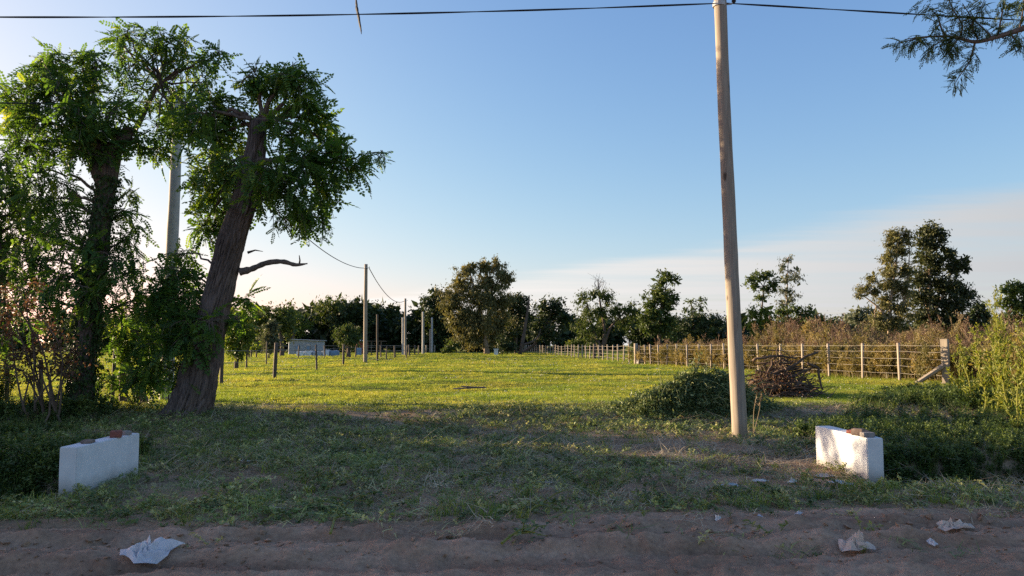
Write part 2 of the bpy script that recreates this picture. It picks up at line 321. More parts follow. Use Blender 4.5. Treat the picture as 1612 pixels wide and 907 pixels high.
def ground_mat(name, kind):
    m, t = mat(name); p = wpos(t)
    if kind == 'dirt':
        n = noise(t, 1.1, 6, .6, vec=p, stretch=(1, 2.5, 1)); f = noise(t, 26, 6, .65, vec=p); g = noise(t, 95, 3, .6, vec=p)
        c = ramp(t, n, [(.25, (.30, .19, .125)), (.5, (.43, .28, .19)), (.8, (.54, .37, .265))])
        c = mix(t, .55, c, mix(t, 1., c, ramp(t, f, [(.25, (.45, .42, .42)), (.75, (1.5, 1.5, 1.45))]), 'MULTIPLY'))
        dm = noise(t, .8, 5, .65, vec=p, stretch=(.35, 2.2, 1)); c = mix(t, ramp(t, dm, [(.45, (0, 0, 0)), (.62, (.7, .7, .7))]), c, mix(t, 1., c, (.55, .50, .50), 'MULTIPLY'))
        c = mix(t, ramp(t, g, [(.68, (0, 0, 0)), (.76, (.6, .6, .6))]), c, (.46, .41, .36))
        b = mathn(t, 'ADD', f, mathn(t, 'MULTIPLY', g, .5)); finish(t, c, .95, bump=b, bs=.8, bd=.03, spec=.1)
    elif kind == 'verge':
        n = noise(t, .9, 5, .6, vec=p); f = noise(t, 24, 6, .65, vec=p)
        c = ramp(t, n, [(.3, (.22, .150, .095)), (.55, (.34, .225, .150)), (.8, (.46, .32, .22))])
        c = mix(t, .6, c, mix(t, 1., c, ramp(t, f, [(.25, (.4, .42, .4)), (.75, (1.5, 1.5, 1.4))]), 'MULTIPLY')); finish(t, c, .95, bump=f, bs=.9, bd=.03, spec=.1)
    else:
        n = noise(t, .35, 5, .6, vec=p); f = noise(t, 9, 6, .7, vec=p, stretch=(1, 1, 1))
        c = ramp(t, n, [(.3, (.13, .16, .033)), (.55, (.23, .235, .045)), (.8, (.33, .29, .08))])
        c = mix(t, .7, c, mix(t, 1., c, ramp(t, f, [(.25, (.45, .5, .4)), (.75, (1.5, 1.4, 1.3))]), 'MULTIPLY')); finish(t, c, .95, bump=f, bs=1., bd=.08, spec=.05)
    return m
# ------------------------------------------------------------------ the ground: one sheet, split where its surface changes
def build_ground():
    ys = np.concatenate([np.linspace(-30, 3.4, 14)[:-1], np.linspace(3.4, 12, 230)[:-1], np.geomspace(12, 60, 170)[:-1], np.geomspace(60, 1500, 60)])
    us = np.concatenate([-np.geomspace(5, .78, 26)[:-1], np.linspace(-.78, .78, 330), np.geomspace(.78, 5, 26)[1:]])
    X = us[None]*(np.maximum(ys, 3)+1.5)[:, None]; Yg = np.repeat(ys[:, None], len(us), 1)
    Z = H(X, Yg); V = np.stack([X, Yg, Z], -1).reshape(-1, 3); n = len(us)
    i = np.arange(len(ys)-1)[:, None]*n; j = np.arange(n-1)[None]
    Q = np.stack([i+j, i+j+1, i+n+j+1, i+n+j], -1).reshape(-1, 4); c = V[Q].mean(1); u = U(c[:, 0], c[:, 1])
    road = u < road_edge(c[:, 0]); field = u > 15.9+.5*fbm(c[:, 0]*.6, c[:, 1]*.6, 8)
    for nm, sel, k in (('dirt_road', road, 'dirt'), ('verge', ~road & ~field, 'verge'), ('field', field, 'grass')):
        q = Q[sel]; ids, inv = np.unique(q, return_inverse=True)
        me = make_mesh(nm, V[ids], inv.reshape(-1, 4), [ground_mat(nm+'_soil', k)], True); o = bpy.data.objects.new(nm, me); COL.objects.link(o); o['kind'] = 'structure'
build_ground()
# ------------------------------------------------------------------ instanced ground cover (uncountable stuff)
def proto(name, V, F, m, rnd=None):
    me = make_mesh(name, V, F, [m], False, None if rnd is None else {'rnd': rnd}); return bpy.data.objects.new(name, me)
def blades(n, hmin, hmax, w, rad, lean=.5, segs=2, seed=0, flat=0):
    rg = np.random.default_rng(seed); V = []; Q = []; T = []
    for i in range(n):
        a = rg.random()*6.283; r = rad*math.sqrt(rg.random()); b = np.array([r*math.cos(a), r*math.sin(a), -.01]); h = rg.uniform(hmin, hmax)
        la = rg.random()*6.283; ln = lean*rg.uniform(.3, 1.2); side = np.array([math.cos(la+1.57), math.sin(la+1.57), 0])*w*rg.uniform(.6, 1.2); k = len(V)
        for s in range(segs+1):
            f = s/segs; c = b+np.array([math.cos(la)*ln*h*f**1.6, math.sin(la)*ln*h*f**1.6, h*f*(1-.35*ln*f)*(1-flat)+flat*.03*math.sin(f*3+i)])
            if s < segs: V += [c-side*(1-f*.6), c+side*(1-f*.6)]
            else: V += [c]
        for s in range(segs-1): Q.append([k+2*s, k+2*s+1, k+2*s+3, k+2*s+2])
        T.append([k+2*segs-2, k+2*segs-1, k+2*segs])
    return np.array(V), [np.array(Q).reshape(-1, 4), np.array(T)]
def leafy(nst, h, leaves, ls, spread, seed=0, tmpl=LEAF, stem=.004):
    """a small weed: bent stems carrying simple leaves"""
    rg = np.random.default_rng(seed); mb = MB()
    for i in range(nst):
        a = rg.random()*6.283; hh = h*rg.uniform(.5, 1.1); e = np.array([math.cos(a), math.sin(a), 0])*spread*rg.uniform(.3, 1)
        b = np.array([rg.normal()*spread*.15, rg.normal()*spread*.15, 0]); pth = np.array([b, b+e*.35+[0, 0, hh*.55], b+e+[0, 0, hh]])
        mb.add(*tube(pth, [stem, stem*.8, stem*.3], 3, cap=False), rnd=.8)
        t = rg.random(leaves)**.7; pos = np.stack([np.interp(t, [0, .5, 1], pth[:, k]) for k in range(3)], -1)
        d = unit(np.concatenate([rg.normal(size=(leaves, 2)), rg.normal(size=(leaves, 1))*.35+.1], 1)); nn = unit(np.array([[0, 0, 1.]])+rg.normal(size=(leaves, 3))*.4)
        V, F, r = scatter(*tmpl, pos, basis(d, nn), ls*rg.uniform(.6, 1.2, leaves)); mb.add(V, F, r)
    V = np.concatenate(mb.V); F = ([np.concatenate(mb.Q)] if mb.Q else [])+[np.concatenate(mb.T)]
    return V, F, np.concatenate(mb.r)
def cover(name, label, cat, protos, x, y, scl, idx=None, tilt=.15, dz=0, z=None):
    n = len(x); z = H(x, y)+dz if z is None else z
    me = bpy.data.meshes.new(name); me.vertices.add(n); me.vertices.foreach_set('co', np.stack([x, y, z], -1).astype(np.float32).ravel())
    rot = np.stack([RNG.normal(size=n)*tilt, RNG.normal(size=n)*tilt, RNG.random(n)*6.283], -1).astype(np.float32)
    scl = np.asarray(scl, np.float32); scl = np.repeat(scl[:, None], 3, 1) if scl.ndim == 1 else scl
    for k, v in (('rot', rot), ('scl', scl)): a = me.attributes.new(k, 'FLOAT_VECTOR', 'POINT'); a.data.foreach_set('vector', v.ravel())
    a = me.attributes.new('idx', 'INT', 'POINT'); a.data.foreach_set('value', (RNG.integers(0, len(protos), n) if idx is None else idx).astype(np.int32))
    o = bpy.data.objects.new(name, me); COL.objects.link(o); tag(o, label, cat, kind='stuff')
    c = bpy.data.collections.new(name+'_models')
    for q in protos: c.objects.link(q)
    g = bpy.data.node_groups.new(name+'_spread', 'GeometryNodeTree'); g.interface.new_socket('Geometry', in_out='INPUT', socket_type='NodeSocketGeometry'); g.interface.new_socket('Geometry', in_out='OUTPUT', socket_type='NodeSocketGeometry')
    gi = N(g, 'NodeGroupInput'); go = N(g, 'NodeGroupOutput'); ip = N(g, 'GeometryNodeInstanceOnPoints'); ci = N(g, 'GeometryNodeCollectionInfo')
    ci.inputs['Collection'].default_value = c; ci.inputs['Separate Children'].default_value = True; ci.inputs['Reset Children'].default_value = True; ip.inputs['Pick Instance'].default_value = True
    def att(nm, ty): a = N(g, 'GeometryNodeInputNamedAttribute', data_type=ty); a.inputs['Name'].default_value = nm; return a.outputs['Attribute']
    L = g.links.new; L(gi.outputs[0], ip.inputs['Points']); L(ci.outputs[0], ip.inputs['Instance']); L(att('idx', 'INT'), ip.inputs['Instance Index']); L(att('rot', 'FLOAT_VECTOR'), ip.inputs['Rotation']); L(att('scl', 'FLOAT_VECTOR'), ip.inputs['Scale']); L(ip.outputs[0], go.inputs[0])
    md = o.modifiers.new('spread', 'NODES'); md.node_group = g
    return o
def fan(n, y0, y1, umax=.80, p=1.0):
    """points over the wedge of land in front of the viewer, thinning out with distance"""
    f = RNG.random(n); y = y0*(y1/y0)**f if p == 1 else (y0**p+(y1**p-y0**p)*f)**(1/p)
    return RNG.uniform(-umax, umax, n)*(y+1.5), y
M['turf'] = leaf_mat('turf_blade', [(0, (.17, .21, .05)), (.45, (.28, .295, .06)), (.8, (.39, .38, .085)), (1, (.55, .49, .19))], .5, (1.5, 1.4, .5), inst=True, patch=(.33, (.55, .76, .68)))
M['grass'] = leaf_mat('verge_grass_blade', [(0, (.12, .19, .04)), (.6, (.21, .28, .055)), (1, (.36, .38, .10))], .4, (1.4, 1.4, .6), inst=True, patch=(.8, (.7, .75, .8)))
M['cut'] = leaf_mat('cut_green_litter', [(0, (.085, .135, .045)), (.4, (.20, .265, .080)), (.8, (.36, .40, .13)), (1, (.62, .60, .27))], .25, (1.2, 1.2, .7), inst=True, patch=(.7, (.75, .7, .75)))
M['hay'] = leaf_mat('hay_litter', [(0, (.20, .145, .09)), (.6, (.42, .32, .20)), (1, (.72, .60, .40))], .2, (1.1, 1, .8), inst=True)
M['ditch'] = leaf_mat('ditch_weed_leaf', [(0, (.045, .075, .022)), (.6, (.082, .128, .034)), (1, (.17, .21, .055))], .3, (1.4, 1.4, .6), inst=True)
M['dock'] = leaf_mat('dry_weed', [(0, (.11, .070, .050)), (.5, (.19, .120, .080)), (.8, (.26, .19, .12)), (1, (.17, .15, .07))], .3, (1.15, .95, .6), inst=True)
M['fence_weed'] = leaf_mat('fence_weed_leaf', [(0, (.13, .12, .045)), (.6, (.22, .18, .070)), (1, (.32, .25, .12))], .4, (1.3, 1.2, .5), inst=True)
CLOD = ground_mat('clod_earth', 'dirt')
def ground_cover():
    # short mown turf
    x, y = fan(170000, 15, 130); u = U(x, y); k = (u > 15.7+.5*fbm(x*.6, y*.6, 8)); x, y = x[k], y[k]
    g = np.clip(y/22, .8, 3.2); hz = (.8+1.0*fbm(x*.45, y*.9, 12, 4))*np.clip(.8+y/120, .8, 1.5)
    pr = [proto('turf_tuft_model', *blades(18, .04, .10, .0045, .13, .6, 2, s), M['turf']) for s in range(4)]
    cover('field_grass', 'sunlit short yellow-green mown grass of the open field', 'grass', pr, x, y, np.stack([g, g, np.maximum(hz, .35)], -1))
    # cut weeds and hay lying over the entrance
    x = RNG.uniform(-11, 12, 26000); y = RNG.uniform(5.6, 16.8, 26000); u = U(x, y); e = road_edge(x)
    d = .52+1.1*fbm(x*.45, y*.7, 21, 4)+.35*np.exp(-((u-e-.6)/.5)**2)-.25*ss(.5, 2.5, x)*ss(12.5, 10.5, u)*ss(8.2, 9.2, u); d = d*ss(-.35, .45, u-e)+.10*(u < e)*(fbm(x*1.2, y*1.2, 77) > .15)
    k = (RNG.random(len(x)) < d) & (ditch(x, y) < .4); x, y = x[k], y[k]
    pr = [proto('cut_weed_model', *blades(16, .08, .24, .0055, .16, 1.7, 3, 20+s, .84), M['cut']) for s in range(3)]
    for s in range(2): V, F, r = leafy(3, .08, 10, .042, .20, 40+s); pr.append(proto('cut_leaf_model', V, F, M['cut'], r))
    cover('cut_weeds', 'flattened dark green cut weeds strewn over the entrance', 'weeds', pr, x, y, RNG.uniform(.6, 1.2, len(x)), tilt=.2)
    x = RNG.uniform(-11, 12, 26000); y = RNG.uniform(5.9, 17, 26000); u = U(x, y); e = road_edge(x)
    d = .22+1.1*np.clip(fbm(x*.5+9, y*.8, 25, 4)+.08, 0, 1)+.45*np.exp(-((x+6.2)/1.6)**2-((y-15)/1.3)**2)+.5*np.exp(-((x-8)/2.2)**2-((y-15.2)/1.4)**2)+.4*np.exp(-((x+4)/2)**2-((y-15.5)/.8)**2); d = (d*ss(.1, 1.0, u-e)+.04*(u <= e+.1))*(.5+.5*ss(-3, 2, x)+.5*np.exp(-((x+6.2)/1.6)**2-((y-15)/1.3)**2))
    k = (RNG.random(len(x)) < d) & (ditch(x, y) < .3); x, y = x[k], y[k]
    pr = [proto('hay_model', *blades(13, .10, .32, .0040, .18, 1.9, 3, 60+s, .88), M['hay']) for s in range(4)]
    cover('hay_litter', 'pale dry hay and straw scattered among the cut weeds', 'hay', pr, x, y, RNG.uniform(.5, 1.1, len(x)), tilt=.2, dz=.015)
    x = RNG.uniform(-7, 8, 17000); y = 4.4+RNG.random(17000)*3.4; u = U(x, y); k = (u < road_edge(x)+.5) & (RNG.random(len(x)) < .25+.9*np.clip(fbm(x*1.1, y*2.2, 97, 3)+.1, 0, 1)); x, y = x[k], y[k]; pr = []
    for s in range(4):
        rg = np.random.default_rng(300+s); ic = unit(np.array([[0, 0, 1], [.9, 0, .3], [.25, .85, .3], [-.75, .5, .3], [-.7, -.55, .3], [.3, -.85, .3], [0, 0, -.6]], float))*rg.uniform(.7, 1.2, (7, 1))*[1, 1, .6]
        pr.append(proto('clod_model', ic*.02, [np.array([[0, 1, 2], [0, 2, 3], [0, 3, 4], [0, 4, 5], [0, 5, 1], [6, 2, 1], [6, 3, 2], [6, 4, 3], [6, 5, 4], [6, 1, 5]])], CLOD))
    cover('road_clods', 'crumbled earth clods scattered along the dirt road', 'earth', pr, x, y, RNG.uniform(.25, 1.0, len(x))**2*(.9+1.3*np.exp(-((U(x, y)-6.15)/.4)**2)), tilt=.4)
    x, y = fan(2600, 17, 75); u = U(x, y); k = (u > 17) & (fbm(x*.2, y*.2, 55, 2) > -.1); x, y = x[k], y[k]; ic = np.array([[0, 0, 0], [.018, .006, .014], [.004, .02, .016], [-.017, .004, .015], [0, -.018, .014]])+[0, 0, .09]
    cover('field_flowers', 'tiny whitish flower heads dotted over the sunlit grass', 'flowers', [proto('flower_model', ic, [np.array([[0, 1, 2], [0, 2, 3], [0, 3, 4], [0, 4, 1]])], M['paper'])], x, y, np.clip(y/22, .8, 2.2))
    # upright grass along the road edge and round the walls
    x = RNG.uniform(-11, 11, 9000); y = RNG.uniform(6, 14, 9000); u = U(x, y); e = road_edge(x)
    d = .75*np.exp(-((u-e-.75)/.42)**2)*(fbm(x*.8, y*.4, 33, 3) > -.05)*(1-.8*ss(-.2, .6, x)*ss(3.6, 2.6, x)*.7)+.35*(np.abs(x) > 4.2)*ss(7.2, 7.8, u)+.08
    k = (RNG.random(len(x)) < d) & (u > e+.1); x, y = x[k], y[k]
    pr = [proto('grass_tuft_model', *blades(22, .05, .17, .0045, .09, .8, 3, 80+s), M['grass']) for s in range(4)]
    cover('verge_grass', 'upright green grass tufts along the edge of the dirt road', 'grass', pr, x, y, RNG.uniform(.5, 1.15, len(x)))
    # rank weeds in the ditch, up the banks and along the hedge line
    x = RNG.uniform(-26, 16, 32000); y = RNG.uniform(7.2, 24, 32000); u = U(x, y)
    left = (x < np.interp(u, [8, 11, 12.5, 16], [-4.62, -4.8, -7.2, -7.6]))*ss(7.5, 8.2, u)*ss(16.6, 15.2, u); right = ss(4.1, 4.8, x)*ss(7.9, 8.6, u)*(u < np.interp(x, [4, 6, 8, 10, 16], [12, 13.5, 17, 19, 21]))*(1-.75*np.exp(-((x-7.6)/1.6)**2-((y-15.2)/1.2)**2))
    d = np.maximum(left, right)*(x < .85*(y+1))*(x > -2.2*(y-4)); k = (RNG.random(len(x)) < d*(.62+.38*(u < 11))) & ~((x > -4.7) & (x < -4.2)) & ~((x > 3.7) & (x < 4.25) & (y < 10))
    k &= ~((x > -4.9) & (x < 4.5) & (u < 15)); x, y = x[k], y[k]
    xe = np.r_[RNG.uniform(-14, -4.75, 2600), RNG.uniform(4.25, 12, 2600)]; ye = RNG.uniform(9.0, 10.6, 5200)+.09*xe; ke = (ditch(xe, ye) > .02); x = np.r_[x, xe[ke]]; y = np.r_[y, ye[ke]]
    pr = []
    for s in range(5): V, F, r = leafy(7, .42, 20, .07, .22, 100+s); pr.append(proto('ditch_weed_model', V, F, M['ditch'], r))
    for s in range(3): pr.append(proto('ditch_grass_model', *blades(26, .2, .55, .0055, .12, .8, 3, 120+s), M['ditch']))
    h = .55+.5*fbm(x*.6, y*.6, 44, 3)+.1*ss(-6.5, -9, x)*ss(12, 14, y)+.35*ss(7.5, 10.5, x)*ss(13.5, 16, y)
    cover('ditch_weeds', 'rank dark green weeds filling the roadside ditch and its banks', 'weeds', pr, x, y, np.maximum(h, .35))
    # unseen undergrowth beyond the left frame edge, enlarged to shade road and entrance
    x = RNG.uniform(-46, -7.6, 6200); y = 14.6-.02*x+RNG.normal(size=len(x))*.75; k = x < -10.6+RNG.normal(size=len(x))*.3; x, y = x[k], y[k]
    pr = []
    for s in range(4): V, F, r = leafy(7, 1.25, 34, .085, .42, 140+s, stem=.006); pr.append(proto('undergrowth_model', V, F, M['ditch'], r))
    cover('shade_undergrowth', 'unseen undergrowth left of the trees, enlarged to shade the road', 'undergrowth', pr, x, y, RNG.uniform(.5, .9, len(x))+.95*ss(-11.5, -14.5, x)+1.3*ss(-16, -20, x))
ground_cover()

# ================================================================== near trees on the left
PIN = [pinnate(6, 1, .35, seed=1), pinnate(7, 1, .5, lw=.075, ll=.19, seed=2), pinnate(5, 1, .25, lw=.095, ll=.23, seed=3)]
def px_path(pts, Y): return np.array([P(a, b, Y+(c[0] if c else 0)) for a, b, *c in pts])
def trunk_mesh(path, rad, sides=56, n=60, furrow=.10, twist=.6, flare=.35, seed=0):
    rp = spline(np.concatenate([np.asarray(path, float), np.asarray(rad, float)[:, None]], 1), n)
    def disp(th, f):
        a = th+twist*f; k = len(f)
        s1 = vn(np.cos(a)*5+9+0*f, np.sin(a)*5+f*5+seed, seed)
        ridge = np.abs(vn((np.cos(a)*4.2+20)*1.9+f*1.5, (np.sin(a)*4.2+20)*1.9+f*6, seed+3)-.5)*2
        r2 = np.abs(vn((np.cos(a)*4.2+20)*4+f*2, (np.sin(a)*4.2+20)*4+f*14, seed+5)-.5)*2
        w = 3.2*vn(np.cos(a)*2.2+5+0*f, np.sin(a)*2.2+f*9, seed+7)+1.6*vn(np.cos(a)*5+5+0*f, np.sin(a)*5+f*22, seed+8)
        fur = np.abs(np.sin(a*9+w*2.2))**.6
        return 1+furrow*1.15*(fur-.75)+furrow*.7*(ridge-.5)+furrow*.5*(r2-.4)+.08*(s1-.5)+flare*np.exp(-f*16)*(.6+.5*np.cos(a*5+seed))
    return tube(rp[:, :3], rp[:, 3], sides, disp)
def sprays(mbl, mbw, c, r, ntw, spacing, ls, bias, tm=PIN, droop=.5, inner=.15, start=None):
    """twigs growing out of a clump's heart, compound leaves along each"""
    tone = random.random()*.35
    for i in range(ntw):
        d = unit(RNG.normal(size=3)+bias); L = r*RNG.uniform(.65, 1.2); b = c+RNG.normal(size=3)*r*inner
        n = 5; t = np.linspace(0, 1, n)[:, None]; path = b+d*L*t+np.array([0, 0, -droop*L])*t**2*RNG.uniform(.2, 1.0)+RNG.normal(size=(n, 3))*L*.03*t
        mbw.add(*tube(path, np.linspace(.012, .003, n), 3, cap=False))
        k = max(3, int(L/spacing)); tt = np.sort(RNG.uniform(.15, 1, k)); pos = np.stack([np.interp(tt, t[:, 0], path[:, q]) for q in range(3)], -1)
        tan = unit(path[-1]-path[0]); sd = rdir(k); dd = unit(tan*.5+sd*.9+np.array([0, 0, -.25])); nn = unit(np.array([0, 0, 1.])+RNG.normal(size=(k, 3))*.45)
        V, F, rr = scatter(*tm[RNG.integers(len(tm))], pos, basis(dd, nn), ls*RNG.uniform(.6, 1.2, k)); mbl.add(V, F, np.repeat(np.clip(rr.reshape(k, -1)[:, 0]*.7+tone+random.random()*.2-.15, 0, 1), len(V)//k))
def limb(mbw, a, b, r0, r1, wob=.08, n=8, sides=7):
    a = np.asarray(a, float); b = np.asarray(b, float); t = np.linspace(0, 1, n)[:, None]; L = np.linalg.norm(b-a)
    mid = np.array([0, 0, .12*L]); path = a+(b-a)*t+mid*4*t*(1-t)*RNG.uniform(-.4, 1)+RNG.normal(size=(n, 3))*L*wob*.35*np.sin(t*np.pi)
    mbw.add(*tube(path, np.linspace(r0, r1, n), sides))
def leaning_tree():
    Y = 15.0; base = P(297, 660, Y); base[2] = Hs(base[0], Y)-.05
    root = thing('locust_tree', 'tall locust tree with thick ridged trunk leaning right, beside the entrance', 'tree', base)
    path = px_path([(292, 668), (300, 640), (316, 580), (333, 510), (350, 440), (368, 370), (388, 305), (402, 240), (407, 192)], Y)
    rad = np.array([50, 40, 33, 29, 27, 26, 25, 20, 15])*.5*MPX(Y)*2*.78
    mb = MB(); mb.add(*trunk_mesh(path, rad, 168, 150, furrow=.19, flare=.35, seed=3)); tr = mb.build('trunk', M['bark'], root, True)
    dead = MB(); q = px_path([(378, 428), (395, 424), (420, 414), (445, 412), (465, 417), (484, 415)], Y); dead.add(*tube(spline(np.c_[q, [.085, .06, .052, .045, .035, .012]], 22)[:, :3], spline(np.c_[q, [.085, .06, .052, .045, .035, .012]], 22)[:, 3]*RNG.uniform(.85, 1.15, 22), 8))
    q = px_path([(471, 416), (472, 410), (471, 402)], Y); dead.add(*tube(q, [.02, .016, .008], 5)); q = px_path([(390, 398), (402, 394), (414, 396)], Y); dead.add(*tube(q, [.03, .015, .005], 5))
    d = dead.build('dead_branch', M['bark'], root, True); d['label'] = 'bare broken branch'
    cl = [(330, 175, 46, 0), (300, 200, 34, .3), (345, 215, 50, .5), (425, 140, 40, .4), (450, 130, 36, 0), (475, 165, 46, .2), (380, 190, 34, .4), (445, 205, 46, -.2), (505, 195, 36, .3), (520, 230, 40, 0),
          (545, 258, 30, -.2), (475, 250, 55, -.3), (425, 268, 46, -.6), (365, 255, 44, -.2), (335, 275, 40, .3), (500, 290, 38, .2), (450, 300, 42, -.4), (400, 290, 36, .6), (355, 300, 34, .7),
          (333, 320, 26, .6), (325, 350, 24, .7), (345, 345, 22, .8), (490, 335, 20, .2), (465, 330, 22, .5), (405, 125, 22, .2), (480, 120, 26, .1)]
    mbl = MB(); mbw = MB(); top = path[-1]; mid = P(398, 262, Y)
    for px, py, r, dy in cl:
        c = P(px, py, Y+dy); rr = r*MPX(Y); o = mid if py > 240 else top
        limb(mbw, o+RNG.normal(size=3)*.08, c, .055, .02); lowb = py > 300
        sprays(mbl, mbw, c, rr*1.04, int(9+rr*15), .072, .35, unit(c-mid)*.55+np.array([0, 0, -.15 if lowb else .25]), droop=.75)
    for pts, n in (([(545, 255), (575, 245), (600, 240)], 7), ([(505, 320), (510, 340), (508, 362)], 5), ([(425, 330), (440, 345), (455, 352)], 5), ([(440, 120), (452, 105), (462, 100)], 5), ([(380, 130), (395, 115), (405, 108)], 4)):
        q = px_path(pts, Y); limb(mbw, q[0], q[-1], .018, .006)
        for f in np.linspace(.2, 1, n): sprays(mbl, mbw, q[0]+(q[-1]-q[0])*f, .20, 3, .07, .2, np.array([.3, 0, -.3]))
    # suckers low on the trunk, left side
    for px, py, r, dy in ((285, 430, 34, .2), (262, 455, 34, .3), (300, 470, 34, .1), (270, 495, 32, 0), (300, 510, 30, -.3), (255, 485, 26, .4), (240, 540, 20, .3), (330, 505, 18, -.5), (270, 545, 30, 0), (285, 575, 26, -.1), (250, 570, 28, .2), (310, 545, 16, -.4), (225, 590, 18, .3), (390, 470, 8, .3), (372, 500, 12, .2), (290, 400, 20, .4)):
        c = P(px, py, Y+dy); limb(mbw, P(325-(py-480)*.2, py+25, Y), c, .025, .01)
        sprays(mbl, mbw, c, r*MPX(Y)*1.1, int(7+r*.30), .075, .34, np.array([-.4, -.2, .05]), droop=.8)
    mbw.build('branches', M['bark'], root); mbl.build('crown', M['locust'], root, kind='stuff')
def vine_tree():
    Y = 15.4; base = P(128, 662, Y); base[2] = Hs(base[0], Y)-.05
    root = thing('vine_covered_tree', 'upright locust tree wrapped in dark climbing vines, left of the leaning trunk', 'tree', base)
    path = px_path([(122, 672), (126, 640), (130, 580), (138, 500), (150, 420), (160, 340), (172, 270), (182, 230)], Y); rad = np.array([50, 40, 34, 32, 30, 28, 27, 22])*.5*MPX(Y)
    mb = MB(); mb.add(*trunk_mesh(path, rad, 112, 100, furrow=.12, seed=8)); mb.build('trunk', M['bark'], root, True)
    mbl = MB(); mbw = MB(); fork = path[-2]; top = path[-1]
    for a, b in (((165, 290), (140, 235)), ((182, 232), (205, 200))): mbw.add(*tube(spline([P(*a, Y), P((a[0]+b[0])/2, (a[1]+b[1])/2+4, Y), P(*b, Y)], 8), np.linspace(.17, .11, 8), 10))
    cl = [(60, 110, 30, 0), (95, 100, 34, .2), (130, 105, 30, .4), (100, 140, 48, -.2), (140, 150, 44, .2), (50, 150, 40, 0), (25, 155, 30, .2), (70, 185, 48, -.2), (120, 190, 52, -.5), (165, 190, 44, -.3), (190, 215, 34, 0), (40, 195, 36, .3), (45, 225, 26, .2), (95, 230, 44, -.3), (140, 235, 44, -.5), (215, 225, 26, .1), (240, 235, 18, .2), (150, 95, 20, .3), (75, 90, 20, .1), (185, 160, 26, .3)]
    for px, py, r, dy in cl:
        c = P(px, py, Y+dy); limb(mbw, P(150, 240, Y)+RNG.normal(size=3)*.1, c, .06, .02)
        sprays(mbl, mbw, c, r*MPX(Y)*1.04, int(8+r*MPX(Y)*13), .076, .33, unit(c-fork)*.5+np.array([0, 0, .2]), droop=.7)
    # the tall back limb and its round head
    b2 = px_path([(190, 225), (215, 200), (235, 160), (258, 110), (262, 70)], Y+.6); mbw.add(*tube(spline(b2, 16), np.linspace(.07, .03, 16), 8))
    for px, py, r in ((255, 62, 28), (285, 70, 32), (225, 60, 26), (200, 55, 20), (245, 95, 42), (290, 100, 42), (320, 95, 28), (210, 100, 30), (265, 135, 42), (310, 130, 30), (230, 145, 28), (265, 175, 30), (295, 165, 30), (195, 80, 18), (185, 60, 12), (345, 85, 12), (250, 200, 20), (275, 200, 14)):
        c = P(px, py, Y+.6+RNG.uniform(-.4, .4)); limb(mbw, P(252, 130, Y+.6), c, .03, .012)
        sprays(mbl, mbw, c, r*MPX(Y)*1.0, int(7+r*MPX(Y)*11), .08, .31, unit(c-P(255, 120, Y+.6))*.5+np.array([0, 0, .15]))
    # hanging middle foliage round the stem
    for px, py, r, dy in ((100, 290, 40, .3), (70, 310, 40, .5), (60, 270, 34, .4), (195, 330, 30, .3), (200, 375, 36, .2), (110, 340, 44, .2), (80, 370, 44, .1), (130, 390, 44, -.2), (175, 410, 44, -.2), (60, 420, 44, .3), (110, 430, 46, -.1), (205, 430, 32, .1), (215, 470, 26, .2), (150, 460, 40, -.4), (75, 470, 36, .2), (190, 480, 30, .1), (35, 390, 36, .5), (205, 300, 14, .3), (40, 460, 30, .3)):
        c = P(px, py, Y+dy); limb(mbw, P(150, py+30, Y), c, .035, .012)
        sprays(mbl, mbw, c, r*MPX(Y)*1.0, int(5+r*.24), .085, .31, np.array([0, -.2, 0]), droop=.8)
    mbw.build('branches', M['bark'], root); mbl.build('crown', M['locust'], root, kind='stuff')
    iv = MB(); n = 5200; f = RNG.random(n)**.9; th = RNG.random(n)*6.283; sp_ = spline(np.c_[path, rad], 60); ii = (f*50).astype(int); c = sp_[ii, :3]; rr = sp_[ii, 3]*(1.05+.75*RNG.random(n)**2+.5*np.exp(-f*3)*RNG.random(n))
    nrm = np.stack([np.cos(th), np.sin(th), 0*th], -1); pos = c+nrm*rr[:, None]+np.array([0, 0, 1])*(RNG.random(n)[:, None]-.5)*.12
    V, F, r = scatter(*LEAF, pos, basis(unit(np.array([0, 0, -1.])+RNG.normal(size=(n, 3))*.5), unit(nrm+RNG.normal(size=(n, 3))*.4)), RNG.uniform(.05, .11, n)); iv.add(V, F, r)
    for k in range(16):
        a = RNG.random()*6.28; g = np.linspace(0, 1, 14); cc = sp_[(g*45).astype(int), :3]; r_ = sp_[(g*45).astype(int), 3]*1.08; a = a+g*RNG.normal()*2
        iv.add(*tube(cc+np.stack([np.cos(a)*r_, np.sin(a)*r_, 0*a], -1), .012, 4), rnd=.1)
    iv.build('vine', M['vine'], root, kind='stuff')['label'] = 'dark climbing vine leaves over the stem'
